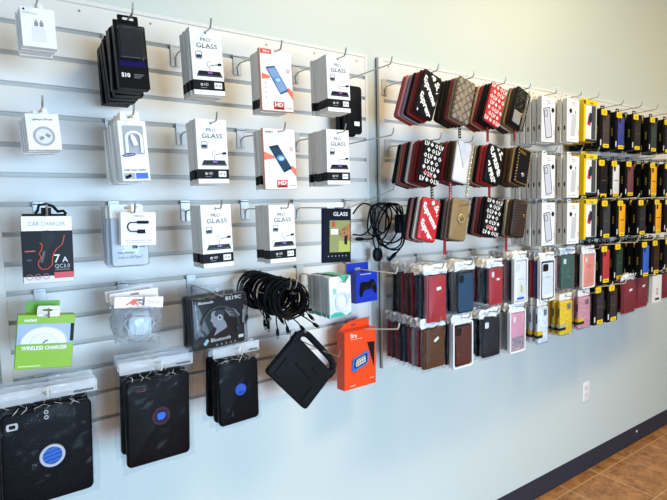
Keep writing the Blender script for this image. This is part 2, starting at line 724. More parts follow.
# ---- white square cable boxes
def cable_box(w, h, t, front):
    r = empty('cable_box')
    c = carton(w, h, t)
    c.build('carton', r)
    if front:
        g = MB()
        g.text('Lightning to USB Cable', 0.0, -h * 0.18, 0.004, Yd, INK, 'C', w=w * 0.6)
        rr = w * 0.33
        cx, cz = 0.0, -h * 0.62
        for a, q in ((rr, 0.0028), (rr * 0.86, 0.002)):
            g.ringp(circ(cx, cz, a, 32), circ(cx, cz, a - q, 32), -0.0008, 0, mat('#a8a9ad', 0.4))
        g.decal(circ(cx, cz, rr * 0.8, 28), Yd, mat('#dcdde0', 0.4))
        g.decal(rot2(rrect(cx - 0.011, cx - 0.002, cz - 0.004, cz + 0.003, 0.001), R(35), (cx, cz)), Yd * 2, mat('#8d8e92', 0.4))
        g.decal(rot2(rrect(cx + 0.001, cx + 0.010, cz + 0.002, cz + 0.009, 0.001), R(-35), (cx, cz)), Yd * 2, mat('#8d8e92', 0.4))
        g.decal(rot2(rrect(cx - 0.012, cx + 0.012, cz - 0.0008, cz + 0.0008), R(-30), (cx, cz)), Yd * 2, mat('#f7f7f7', 0.4))
        g.build('printed_picture', r)
    tb = MB()
    tb.ringp(rrect(-0.014, 0.014, -0.001, 0.016, 0.003), rrect(-0.006, 0.006, 0.006, 0.012, 0.002), t - 0.0008, t, FILM_WHITE)
    tb.build('hang_tab', r)
    return r


x, z, w, h, ro = quad((25.2, 114), (58.3, 113.5), (62, 149.7), (28.3, 150), 0.24)
rs = [cable_box(w, h, 0.022, True), cable_box(w, h, 0.022, False)]
rs += [dup(rs[1]) for _ in range(2)]
stack('white cable stack on second row', 3, x, z, 0.24, rs, 0.026, 'white square cable box', 'box', 'white square cable boxes', ra=0.009, roll=ro, jit=0.003, dx=-0.0035)


# ---- tall white data cable boxes with a window
def data_box(w, h, t, front):
    r = empty('data_cable_box')
    c = MB()
    body = rrect(-w / 2, w / 2, -h, 0, 0.002)
    c.prism(body, 0.0, t, WHITE, bev=0.0008)
    if front:
        c.text('USB Data Cable', -w * 0.43, -h * 0.83, h * 0.035, Yd, INK, 'L', w=w * 0.78)
        c.decal(rrect(-w * 0.02, w * 0.42, -h * 0.965, -h * 0.865), Yd, mat('#1450c8', 0.4))
        c.decal(rrect(-w * 0.44, -w * 0.05, -h * 0.965, -h * 0.865), Yd, mat('#9ea3a8', 0.4))
        c.decal(rot2(rrect(-w * 0.40, -w * 0.18, -h * 0.95, -h * 0.90), R(25), (-w * 0.3, -h * 0.92)), Yd * 2, INK)
        c.decal(rot2(circ(-w * 0.2, -h * 0.565, w * 0.24, 24, h * 0.028), R(6), (-w * 0.2, -h * 0.565)), Yd, mat('#14247e', 0.4))
        c.text('SAMSUNG', -w * 0.2, -h * 0.576, h * 0.022, Yd * 2, WHITE, 'C', rot=R(6), w=w * 0.34)
        c.decal(rrect(-w * 0.36, w * 0.38, -h * 0.555, -h * 0.08, 0.004), Yd * 0.6, mat('#a7a9b0', 0.45))
    c.build('carton', r)
    tb = MB()
    tb.ringp(rrect(-w * 0.34, w * 0.34, -0.003, 0.024, 0.006), rrect(-0.008, 0.008, 0.007, 0.014, 0.003), t * 0.5, t * 0.5 + 0.0008, WHITE)
    tb.build('hang_tab', r)
    if front:
        k = MB()
        for j in range(3):
            a = w * (0.30 - 0.035 * j)
            pts = []
            for i in range(25):
                q = math.pi * i / 24
                pts.append((a * math.cos(q) + 0.001, -0.0025 - 0.0008 * j, -h * 0.20 + a * 0.8 * math.sin(q) - 0.012))
            pts = [(a + 0.001, -0.0025, -h * 0.53)] + pts + [(-a + 0.001, -0.0025, -h * 0.53)]
            k.tube(pts, 0.0016, WHITE, 6)
        k.prism(rot2(rrect(-0.004, 0.007, -h * 0.42, -h * 0.27, 0.001), R(18), (0, -h * 0.35)), -0.006, -0.001, WHITE, bev=0.001)
        k.prism(rot2(rrect(-0.002, 0.005, -h * 0.27, -h * 0.23), R(18), (0, -h * 0.35)), -0.005, -0.001, STEEL)
        k.build('cable', r)
    return r


x, z, w, h, ro = quad((119.3, 121.2), (146.4, 120.4), (149.3, 179.7), (120.9, 182.2), 0.25)
rs = [data_box(w, h, 0.02, True), data_box(w, h, 0.02, False)]
rs += [dup(rs[1]) for _ in range(5)]
stack('tall white cable stack', 3, x, z, 0.25, rs, 0.0235, 'white windowed data cable box', 'box', 'white data cable boxes', ra=0.0105, roll=ro, jit=0.003)

# ---- car charger pack
x, z, w, h, ro = quad((20.2, 216), (71.8, 216), (74.2, 280.4), (23.7, 284.5), 0.22)
r = empty('car_charger_pack')
c = MB()
c.prism(rrect(-w / 2, w / 2, -h, 0, 0.002), 0, 0.028, mat('#1a1c22', 0.35), bev=0.0008)
c.decal(rrect(-w / 2 + 0.0005, w / 2 - 0.0005, -h * 0.22, -0.0005), Yd, WHITE)
c.decal(rrect(-w / 2 + 0.0005, w / 2 - 0.0005, -h + 0.0005, -h * 0.9), Yd, mat('#d8d6da', 0.4))
c.decal(rrect(w * 0.10, w * 0.49, -h * 0.94, -h * 0.85), Yd * 2, mat('#c8202c', 0.4))
c.text('CAR CHARGER', 0.0, -h * 0.145, h * 0.062, Yd * 2, mat('#8d98a8', 0.35), 'C', bold=0.0, w=w * 0.72)
c.text('7', w * 0.11, -h * 0.70, h * 0.12, Yd * 2, mat('#d8dade', 0.35), 'L')
c.text('A', w * 0.27, -h * 0.70, h * 0.08, Yd * 2, mat('#d8dade', 0.35), 'L')
c.text('QC3.0', w * 0.12, -h * 0.785, h * 0.058, Yd * 2, mat('#b9bcc4', 0.35), 'L', bold=0.0, w=w * 0.30)
c.decal(rrect(w * 0.12, w * 0.42, -h * 0.82, -h * 0.805), Yd * 2, GREYINK)
c.decal(rrect(-w * 0.45, -w * 0.25, -h * 0.53, -h * 0.51), Yd * 2, mat('#a33a35', 0.4))
c.decal(rrect(-w * 0.42, -w * 0.33, -h * 0.665, -h * 0.64), Yd * 2, mat('#4a5a78', 0.4))
for q in (-0.38, -0.22, -0.06):
    c.ringp(circ(w * q, -h * 0.905, 0.0065, 18), circ(w * q, -h * 0.905, 0.0054, 18), -0.0014, -0.0008, mat('#b0555a', 0.4))
c.text('2.4A', -w * 0.22, -h * 0.915, 0.004, Yd * 3, mat('#b0555a', 0.4))
# picture of the charger and its glowing cord
c.decal([(-w * 0.12, -h * 0.22), (w * 0.02, -h * 0.215), (w * 0.17, -h * 0.29), (w * 0.13, -h * 0.40), (w * 0.04, -h * 0.47), (-w * 0.04, -h * 0.66), (-w * 0.13, -h * 0.73), (-w * 0.16, -h * 0.68), (-w * 0.10, -h * 0.46), (-w * 0.15, -h * 0.33)][::-1], Yd * 2, mat('#07080b', 0.25))
c.decal(rot2(rrect(-w * 0.13, -w * 0.08, -h * 0.70, -h * 0.52, 0.002), R(-14), (-w * 0.1, -h * 0.6)), Yd * 3, mat('#5a5d64', 0.3))
c.build('carton', r)
k = MB()
cord = [(0.33, -0.29), (0.31, -0.36), (0.28, -0.43), (0.16, -0.50), (0.10, -0.57), (0.07, -0.66), (0.07, -0.73), (-0.02, -0.79), (-0.13, -0.80), (-0.2, -0.75), (-0.2, -0.68), (-0.14, -0.62), (-0.18, -0.56), (-0.13, -0.50), (-0.11, -0.44), (-0.17, -0.38)]
sm = []
for i in range(len(cord) - 1):
    for j in range(4):
        u = j / 4
        sm.append((w * (cord[i][0] * (1 - u) + cord[i + 1][0] * u), -0.0012, h * (cord[i][1] * (1 - u) + cord[i + 1][1] * u)))
k.tube(sm, 0.0011, mat('#d9573f', 0.4), 6)
k.build('printed_cord', r)
k = MB()
k.prism(rrect(-w * 0.47, w * 0.40, -0.001, 0.005, 0.001), 0.004, 0.010, BLACK, bev=0.001)
arch = [(-w * 0.22, 0.005), (-w * 0.16, 0.013), (-0.014, 0.024), (0.0, 0.027), (0.014, 0.022), (0.022, 0.012), (w * 0.22, 0.010), (w * 0.34, 0.012), (w * 0.40, 0.004)]
k.tube([(a, 0.007, q) for a, q in arch], 0.0032, BLACK, 8)
k.prism([(-w * 0.10, 0.004), (w * 0.10, 0.004), (0.010, 0.019), (-0.010, 0.019)], 0.005, 0.009, BLACK, bev=0.001)
k.build('hanger', r)
r.location, r.rotation_euler = (x, -0.22, z), (0, ro, 0)
tag(r, 'black boxed car charger with white header on a black plastic hanger', 'box')
hook(x, 6, 'steel slatwall hook carrying the car charger', 0.235)


# ---- headphone adapters
def clear_pack(w, h, t, front):
    r = empty('adapter_pack')
    c = MB()
    c.prism(rrect(-w / 2, w / 2, -h, -0.034, 0.008), 0.002, t, mat('#e3e5ea', 0.35), bev=0.002, seg=2)
    c.ringp(rrect(-w / 2, w * 0.42, -0.037, 0.0, 0.006), rrect(-0.010, 0.012, -0.012, -0.004, 0.003), t * 0.6, t * 0.6 + 0.0008, WHITE)
    if front:
        c.text('Headphone Adapter', -w * 0.36, -h * 0.80, 0.006, 0.0015, GREYINK, 'L', w=w * 0.5)
        c.text('Audio to USB Type C', -w * 0.36, -h * 0.88, 0.006, 0.0015, GREYINK, 'L', w=w * 0.7)
        c.decal(rrect(w * 0.05, w * 0.2, -h * 0.725, -h * 0.67, 0.002), 0.0015, INK)
        c.decal(rrect(w * 0.2, w * 0.42, -h * 0.705, -h * 0.695), 0.0015, INK)
    c.build('backing_card', r)
    v = MB()
    v.prism(rrect(-w / 2 - 0.002, w / 2 + 0.002, -h - 0.002, -0.032, 0.008), -0.002, t + 0.001, BLISTER, bev=0.003, seg=2)
    v.build('blister', r)
    return r


x, z, w, h, ro = quad((110, 205), (147, 204), (148.5, 264), (113, 267), 0.19)
rs = [clear_pack(w, h, 0.014, True), clear_pack(w, h, 0.014, False)]
rs += [dup(rs[1]) for _ in range(2)]
stack('clear adapter packs on third row', 6, x, z, 0.19, rs, 0.021, 'clear pack of white adapter', 'box', 'clear packs of audio adapters', jit=0.003, dx=-0.003, L=0.25, roll=ro)
x2, z2, w, h, ro = quad((120.5, 212.5), (155.8, 212), (156, 245), (121, 245.6), 0.222)
r = empty('adapter_box')
c = carton(w, h, 0.022)
c.text('SAMSUNG', 0, -h * 0.13, 0.0032, Yd, INK, w=w * 0.3)
c.text('USB-C Headphone Jack Adapter', 0, -h * 0.86, 0.003, Yd, GREYINK, w=w * 0.8)
c.decal(rrect(-w * 0.4, w * 0.4, -h * 0.92, -h * 0.91), Yd, GREYINK)
c.build('carton', r)
k = MB()
pts = [(w * 0.05, -0.002, -h * 0.30)] + [(-w * 0.20 + w * 0.11 * math.cos(q), -0.002, -h * 0.44 + h * 0.135 * math.sin(q)) for q in [R(100 + 160 * i / 12) for i in range(13)]] + [(w * 0.0, -0.002, -h * 0.58)]
k.tube(pts, 0.0016, INK, 6)
k.prism(rrect(-w * 0.05, w * 0.29, -h * 0.345, -h * 0.255, 0.002), -0.0035, -0.0003, INK, bev=0.0008)
k.prism(rrect(-w * 0.04, w * 0.19, -h * 0.64, -h * 0.52, 0.002), -0.0035, -0.0003, INK, bev=0.0008)
k.prism(rrect(w * 0.19, w * 0.27, -h * 0.61, -h * 0.55, 0.001), -0.003, -0.0003, mat('#b9bcc0', 0.3, 0.6))
k.build('printed_adapter', r)
tb = MB()
tb.ringp(rrect(-0.012, 0.012, -0.001, 0.021, 0.003), rrect(-0.005, 0.005, 0.010, 0.016, 0.002), 0.0208, 0.0216, FILM_WHITE)
tb.build('hang_tab', r)
r.location, r.rotation_euler = (x2, -0.222, z2), (0, ro, 0)
tag(r, 'small white box picturing a black audio adapter, in front of clear packs', 'box')


# ---- screen protector boxes
def glass_box(w, h, t, front, root=None):
    r = empty('screen_protector_box')
    c = MB()
    c.prism(rrect(-w / 2, w / 2, -h, 0), 0, t, WHITE, mat('#d9d7d4', 0.6), bev=0.0006)  # sides greyer than the white front, their shade put into the colour
    e = 0.0003
    o = rrect(-w / 2 - e, w / 2 + e, -h * 0.925, -h * 0.775)
    c.prism(o, -e, t - 0.0012, INK)
    c.build('carton', r)
    if front:
        g = MB()
        y = -0.0009
        g.text('PRO', -0.002, -h * 0.195, h * 0.055, Yd, INK, 'C', bold=-0.005, w=w * 0.30)
        g.text('TM', w * 0.155, -h * 0.158, h * 0.010, Yd, INK, 'L')
        g.text('GLASS', 0.001, -h * 0.290, h * 0.068, Yd, INK, 'C', bold=0.0, w=w * 0.66)
        # serifs of the capitals
        for u in (-0.30, -0.155, -0.125, 0.0, 0.04):
            g.decal(rrect(w * u, w * u + w * 0.05, -h * 0.292, -h * 0.287), Yd, INK)
        g.text('HD', -w * 0.16, -h * 0.86, h * 0.04, y, mat('#c9cacc', 0.4), 'L', w=w * 0.13)
        g.ringp(circ(-w * 0.24, -h * 0.845, h * 0.021, 16), circ(-w * 0.24, -h * 0.845, h * 0.009, 16), y - 0.0002, y, mat('#c9cacc', 0.4))
        g.decal(rrect(-w * 0.28, -w * 0.08, -h * 0.895, -h * 0.885), y, GREYINK)
        g.build('lettering', r)
        k = MB()
        ic = rrect(-w * 0.36, -w * 0.16, -h * 0.46, -h * 0.345, h * 0.028)
        k.ringp(ic, inset(ic, 0.001), -0.001, 0, INK)
        k.decal([(-w * 0.345, -h * 0.405), (-w * 0.33, -h * 0.445), (-w * 0.19, -h * 0.445), (-w * 0.175, -h * 0.405), (-w * 0.22, -h * 0.395), (-w * 0.3, -h * 0.395)], Yd, mat('#3a3d46', 0.4))
        k.decal([(-w * 0.36, -h * 0.70), (w * 0.44, -h * 0.70), (w * 0.38, -h * 0.635), (-w * 0.30, -h * 0.635)], Yd, mat('#26242e', 0.3))
        k.decal([(-w * 0.38, -h * 0.718), (w * 0.46, -h * 0.718), (w * 0.44, -h * 0.702), (-w * 0.36, -h * 0.702)], Yd, INK)
        k.decal([(-w * 0.02, -h * 0.675), (w * 0.14, -h * 0.675), (w * 0.12, -h * 0.645), (w * 0.0, -h * 0.645)], Yd * 2, mat('#8a4fa8', 0.4))
        arcp = [(w * 0.05 + w * 0.07 * math.cos(R(a)), -0.0009, -h * 0.53 + h * 0.042 * math.sin(R(a))) for a in range(60, 320, 20)]
        k.tube(arcp, 0.0005, GREYINK, 4)
        k.tube([(w * 0.05, -0.0009, -h * 0.57), (w * 0.05, -0.0009, -h * 0.64)], 0.0004, GREYINK, 4)
        k.tube([(w * 0.08, -0.0009, -h * 0.545), (w * 0.36, -0.0009, -h * 0.525)], 0.0007, INK, 5)
        k.prism(rot2(rrect(w * 0.32, w * 0.44, -h * 0.54, -h * 0.505, 0.001), R(5), (w * 0.4, -h * 0.52)), -0.0012, 0, INK)
        k.build('printed_picture', r)
        s = MB()
        s.box(w * 0.16, w * 0.41, -0.0012, -0.0002, -h * 0.895, -h * 0.805, WHITE)
        s.text('IP 8', w * 0.285, -h * 0.868, h * 0.03, -0.0014, INK, w=w * 0.18)
        s.build('price_sticker', r)
        hh = MB()
        hh.prism(circ(0.0, -0.010, 0.003, 14), -0.0004, 0.0005, mat('#555555', 0.7))
        hh.build('hang_hole', r)
    return r


def hd_box(w, h, t, v=0):
    r = empty('screen_protector_box')
    c = MB()
    SAL = mat('#e8714a', 0.4)
    c.prism(rrect(-w / 2, w / 2, -h, 0), 0, t, mat('#f1f1f2', 0.25, coat=0.4), mat('#e29a86', 0.4), bev=0.0008)
    c.decal([(w * 0.5 - 0.001, -h * 0.80), (w * 0.5 - 0.001, -h * 0.62), (w * 0.30, -h * 0.66)][::-1] if False else [(w * 0.30, -h * 0.66), (w * 0.499, -h * 0.80), (w * 0.499, -h * 0.665), (w * 0.36, -h * 0.60)], Yd, SAL)
    if v == 0:
        c.decal(rrect(-w * 0.48, -w * 0.14, -h * 0.085, -h * 0.01), Yd, mat('#d8402c', 0.4))
        c.text('9H', -w * 0.31, -h * 0.07, h * 0.04, Yd * 2, WHITE, w=w * 0.2)
        c.decal([(-w * 0.46, -h * 0.5), (-w * 0.2, -h * 0.47), (-w * 0.24, -h * 0.43), (-w * 0.46, -h * 0.4)], Yd, SAL)
    else:
        c.text('ASMAX', -w * 0.44, -h * 0.075, h * 0.03, Yd, INK, 'L', w=w * 0.26)
        c.decal([(-w * 0.499, -h * 0.52), (-w * 0.16, -h * 0.49), (-w * 0.20, -h * 0.45), (-w * 0.499, -h * 0.38)], Yd, SAL)
    c.ringp(circ(w * 0.36, -h * 0.33, h * 0.032, 6), circ(w * 0.36, -h * 0.33, h * 0.02, 6), -0.0006, 0, mat('#d8503c', 0.4))
    c.decal(rrect(-w * 0.14, w * 0.2, -h * 0.975, -h * 0.845, 0.001), Yd, mat('#d8402c', 0.4))
    c.text('HD', w * 0.03, -h * 0.925, h * 0.062, Yd * 2, WHITE, w=w * 0.26, bold=0.03)
    c.decal(rrect(-w * 0.1, w * 0.16, -h * 0.965, -h * 0.94), Yd * 2, mat('#7c1f16', 0.4))
    for q in range(4):
        c.decal(circ(-w * 0.36, -h * (0.56 + 0.075 * q), 0.0018, 8), Yd, GREYINK)
    c.text('Tempered', w * 0.25, -h * 0.95, h * 0.022, Yd, GREYINK, 'L', w=w * 0.2)
    c.build('carton', r)
    k = MB()
    ph = [(-w * 0.34, -h * 0.30), (-w * 0.06, -h * 0.265), (w * 0.36, -h * 0.655), (w * 0.10, -h * 0.725)]
    ph = [ph[0], ph[3], ph[2], ph[1]]
    k.decal(ph, Yd * 1.5, mat('#23303f' if v else '#4a5a78', 0.2))
    cx, cz = sum(p_[0] for p_ in ph) / 4, sum(p_[1] for p_ in ph) / 4
    k.decal([(cx + (a - cx) * 0.86, cz + (q - cz) * 0.88) for a, q in ph], Yd * 2.2, mat('#31475f' if v else '#86a3cf', 0.2))
    k.decal(circ(cx, cz, w * 0.13, 16, h * 0.05), Yd * 3, mat('#4f8fdc', 0.3))
    k.decal(circ(cx + 0.001, cz - 0.001, w * 0.08, 16, h * 0.03), Yd * 4, mat('#b7d6f5', 0.3))
    k.build('printed_phone', r)
    return r


GLASS = [
    # tl, tr, br, bl, n, row, phrase
    ((191.3, 28), (222.7, 30), (225, 95), (192.3, 96.5), 6, 0, 'white stack left on top row'),
    ((326.7, 54.5), (348.8, 57.2), (350.4, 115.5), (329, 114.9), 7, 0, 'white stack right on top row'),
    ((194.7, 118), (226, 120.4), (230.3, 184), (199, 184.6), 6, 3, 'white stack left on second row'),
    ((326.7, 129), (348.1, 130.3), (349, 183.4), (329, 183.4), 8, 3, 'white stack right on second row'),
    ((199.5, 205), (231, 204.4), (236, 263.5), (202.5, 268.2), 7, 6, 'white stack left on third row'),
    ((269.4, 205), (294, 204.4), (296, 258.4), (270, 262), 7, 6, 'white stack right on third row'),
]
GD = 0.255
proto_b = None
sizes = [quad(*g[:4], GD) for g in GLASS]
GW = sum(s[2] for s in sizes) / len(sizes)
GH = sum(s[3] for s in sizes) / len(sizes)
gf = gb = None
for g, s in zip(GLASS, sizes):
    if gf is None:
        gf, gb = glass_box(GW, GH, 0.0118, True), glass_box(GW, GH, 0.0118, False)
        rs = [gf, gb]
    else:
        rs = [dup(gf), dup(gb)]
    rs += [dup(gb) for _ in range(g[4] - 2)]
    stack(g[6], g[5], s[0], s[1], GD, rs, 0.0128, 'white glass protector box', 'box', 'white screen protector boxes with black bands', ra=-0.010, roll=s[4] * 0.7, jit=0.0018, L=0.29)
for q, row, v, ph in ((((259, 46.9), (291.6, 52.2), (293.7, 111.5), (263, 110.8)), 0, 0, 'middle stack on top row'),
                      (((263, 128), (295, 129.2), (297, 188.3), (265.6, 190)), 3, 1, 'middle stack on second row')):
    s = quad(*q, 0.262)
    rs = [hd_box(s[2], s[3], 0.013, v)] + [dup(gb) for _ in range(5)]
    dsc = ['white and orange box picturing a ' + ('dark' if v else 'blue') + ' phone'] + ['white glass protector box'] * 5
    stack(ph, row, s[0], s[1], 0.262, rs, 0.0135, dsc, 'box', 'white screen protector boxes with black bands', ra=-0.010, roll=s[4] * 0.7, jit=0.0018, L=0.29)

# ---- black box with a picture of a spotted cat
x, z, w, h, ro = quad((324, 208.8), (351, 208.2), (351, 262), (324, 262.6), 0.255)
r = empty('screen_protector_box')
c = MB()
c.prism(rrect(-w / 2, w / 2, -h, 0), 0, 0.016, mat('#10131d', 0.4), mat('#16205c', 0.4), bev=0.0008)
c.text('GLASS', w * 0.10, -h * 0.135, h * 0.07, Yd, mat('#dfe1e6', 0.4), w=w * 0.54, bold=0.02)
for q in range(6):
    c.decal(circ(-w * 0.34 + w * 0.13 * q, -h * 0.88, 0.0022, 8), Yd, mat('#9a9ca3', 0.4))
c.build('carton', r)
k = MB()
k.decal(rrect(-w * 0.3, w * 0.46, -h * 0.81, -h * 0.22), Yd, mat('#8d9152', 0.4))
k.decal(rrect(w * 0.03, w * 0.46, -h * 0.81, -h * 0.6), Yd * 1.5, mat('#aeb452', 0.4))
k.decal([(w * 0.05, -h * 0.42), (w * 0.2, -h * 0.36), (w * 0.46, -h * 0.27), (w * 0.46, -h * 0.62), (w * 0.3, -h * 0.55), (w * 0.1, -h * 0.52)][::-1], Yd * 2, pattern_mat('spotted_fur', '#3a2416', '#a8713f', 160, kind='voronoi'))
k.decal([(w * 0.24, -h * 0.52), (w * 0.36, -h * 0.5), (w * 0.34, -h * 0.68), (w * 0.24, -h * 0.66)][::-1], Yd * 3, mat('#2a1d14', 0.5))
k.decal(rrect(-w * 0.22, -w * 0.10, -h * 0.34, -h * 0.235), Yd * 2, mat('#c23a2c', 0.4))
k.build('printed_picture', r)
s = MB()
s.box(-w * 0.26, 0.0, -0.0016, -0.0006, -h * 0.48, -h * 0.38, WHITE)
s.build('price_sticker', r)
tb = MB()
tb.ringp(rrect(-w * 0.3, w * 0.3, -0.003, 0.019, 0.004), rrect(-0.006, 0.008, 0.006, 0.012, 0.002), 0.0145, 0.0152, FILM_WHITE)
tb.build('hang_tab', r)
r.location, r.rotation_euler = (x, -0.255, z), (0, ro, 0)
tag(r, 'black glass protector box picturing a spotted cat, beside dangling black cords', 'box')
hook(x, 6, 'steel slatwall hook holding the black box picturing a spotted cat', 0.285)

# ---- two black phone cases hung close to the wall
def back_case(w, h, t):
    r = empty('phone_case')
    c = MB()
    c.prism(rrect(-w / 2, w / 2, -h, 0, 0.012), 0, t, MATTE, bev=0.003, seg=2)
    for q in (-0.32, 0.32):
        c.prism(rrect(w * q - 0.003, w * q + 0.003, -h * 0.9, -h * 0.35, 0.002), -0.0012, 0.001, BLACK, bev=0.0006)
    c.prism(rrect(-w * 0.15, w * 0.15, -h * 0.3, -h * 0.09, 0.008), -0.0015, 0.001, mat('#24262b', 0.3), bev=0.001)
    c.build('shell', r)
    s = MB()
    s.box(w * 0.06, w * 0.34, -0.0018, -0.0008, -h * 0.83, -h * 0.74, WHITE)
    s.build('price_sticker', r)
    return r


pr_, pt_, pb_ = at(362, 110, 0.07), at(355, 86, 0.07), at(355, 134, 0.07)
w, h = 0.082, pt_.z - pb_.z
rs = [back_case(w, h, 0.012)]
rs.append(dup(rs[0]))
stack('black hard case pair beside right glass stack', 0, pr_.x - w / 2, pt_.z, 0.07, rs, 0.02, 'black hard phone case', 'phone case', 'black hard phone cases', jit=0.001, L=0.26, hx=1.085)
rs[1].location.x -= 0.012
rs[1].location.z -= 0.006
for k_ in (3, 6):
    hook(1.088, k_, 'bare steel hook near the panel gap, %s row' % ('second' if k_ == 3 else 'third'), 0.26, 0.0 if k_ == 3 else 0.05)


# ---- power adapter with its coiled black cord
def spline(pts, n=6):
    pts = [Vector(p) for p in pts]
    out = []
    for i in range(len(pts) - 1):
        p0, p1, p2, p3 = pts[max(0, i - 1)], pts[i], pts[i + 1], pts[min(len(pts) - 1, i + 2)]
        for j in range(n):
            u = j / n
            out.append(0.5 * ((2 * p1) + (p2 - p0) * u + (2 * p0 - 5 * p1 + 4 * p2 - p3) * u * u + (3 * p1 - p0 - 3 * p2 + p3) * u ** 3))
    out.append(pts[-1])
    return out


CORD = mat('#0d0f14', 0.4)
DC = 0.062
cc = at(388, 227, DC)
r = empty('power_adapter')
r.location = (cc.x, -DC, cc.z)


def L_(px, py, D=DC):
    return at(px, py, D) - Vector((cc.x, -DC, cc.z))


q = MB()
loops = [(371, 391, 203, 240), (373, 397, 203, 246), (366, 387, 205, 236), (376, 404, 203, 243), (380, 406, 204, 250), (374, 388, 204, 233)]
for j, (xa, xb, ya, yb) in enumerate(loops):
    pts = []
    for i in range(28):
        a = 2 * math.pi * i / 28
        px_ = (xa + xb) / 2 + (xb - xa) / 2 * math.cos(a) + (2.0 * math.sin(2 * a + j))
        py_ = (ya + yb) / 2 - (yb - ya) / 2 * math.sin(a)
        pts.append(L_(px_, py_, DC - 0.016 + 0.0062 * j + 0.004 * math.sin(a * 2 + j)))
    q.tube(pts, 0.0032, CORD, 8, closed=True)
for pts in ([(353, 214), (358, 207), (364, 203.5), (371, 206), (375, 215), (374, 228)],
            [(353, 234.5), (362, 235), (368, 231), (372, 224), (376, 212)],
            [(374, 228), (373, 238), (374, 244), (376, 250)],
            [(404, 234), (403, 243), (399, 250), (395, 254)],
            [(402, 233), (401, 243), (396, 248), (388, 248.5), (380, 243), (376, 236)],
            [(364, 239), (370, 239), (374, 237), (376, 230)],
            [(398, 214), (396, 207), (392, 204), (386, 203.5)],
            [(403, 214), (402, 208), (397, 204), (390, 203.5)]):
    q.tube(spline([L_(a, b_, DC - 0.012 + 0.003 * i) for i, (a, b_) in enumerate(pts)], 6), 0.0031, CORD, 8)
q.build('cord', r)


def along(b, p0, p1, rads, m, seg=10):
    p0, p1 = Vector(p0), Vector(p1)
    n = len(rads)
    b.tube([p0 + (p1 - p0) * i / (n - 1) for i in range(n)], rads, m, seg)


q = MB()
a0, a1 = L_(396.5, 214.5, DC - 0.02), L_(407.5, 232.5, DC - 0.02)
q.prism(rrect(min(a0.x, a1.x), max(a0.x, a1.x), min(a0.z, a1.z), max(a0.z, a1.z), 0.006), a0.y - 0.014, a0.y + 0.014, mat('#141a24', 0.42), bev=0.004, seg=2)
q.decal(rrect(min(a0.x, a1.x) + 0.008, max(a0.x, a1.x) - 0.008, min(a0.z, a1.z) + 0.012, max(a0.z, a1.z) - 0.012), a0.y - 0.0146, mat('#1f2630', 0.5))
q.build('adapter_brick', r)
q = MB()
a0, a1 = L_(375.5, 249, DC - 0.012), L_(379.5, 260, DC - 0.012)
q.prism(circ(a0.x * 0.5 + a1.x * 0.5, a0.z * 0.5 + a1.z * 0.5, 0.019, 20, 0.026), a0.y - 0.011, a0.y + 0.011, CORD, bev=0.005, seg=2)
for s_ in (-0.006, 0.006):
    along(q, (a1.x + s_, a1.y, a1.z + 0.006), (a1.x + s_ + 0.001, a1.y, a1.z - 0.016), [0.002, 0.002], mat('#5a5c60', 0.3, 0.6))
q.build('plug', r)
q = MB()
along(q, L_(396, 253, DC - 0.012), L_(388, 261, DC - 0.012), [0.0045, 0.0075, 0.0072, 0.0068, 0.005], CORD)
along(q, L_(388.3, 260.6, DC - 0.012), L_(386.5, 262.3, DC - 0.012), [0.0035, 0.0035], mat('#cfcfcf', 0.3, 0.7))
q.build('connector', r)
q = MB()
along(q, L_(364, 239, DC - 0.012), L_(355, 239, DC - 0.012), [0.004, 0.007, 0.0072, 0.005], CORD)
along(q, L_(355, 239, DC - 0.012), L_(352.5, 238.8, DC - 0.012), [0.004, 0.004], mat('#b9b9b9', 0.3, 0.7))
q.build('connector', r)
tag(r, 'black power adapter with coiled cord hung in the gap between panels', 'power adapter')

# ---- wireless charger boxes
GREEN = mat('#86b81a', 0.42)


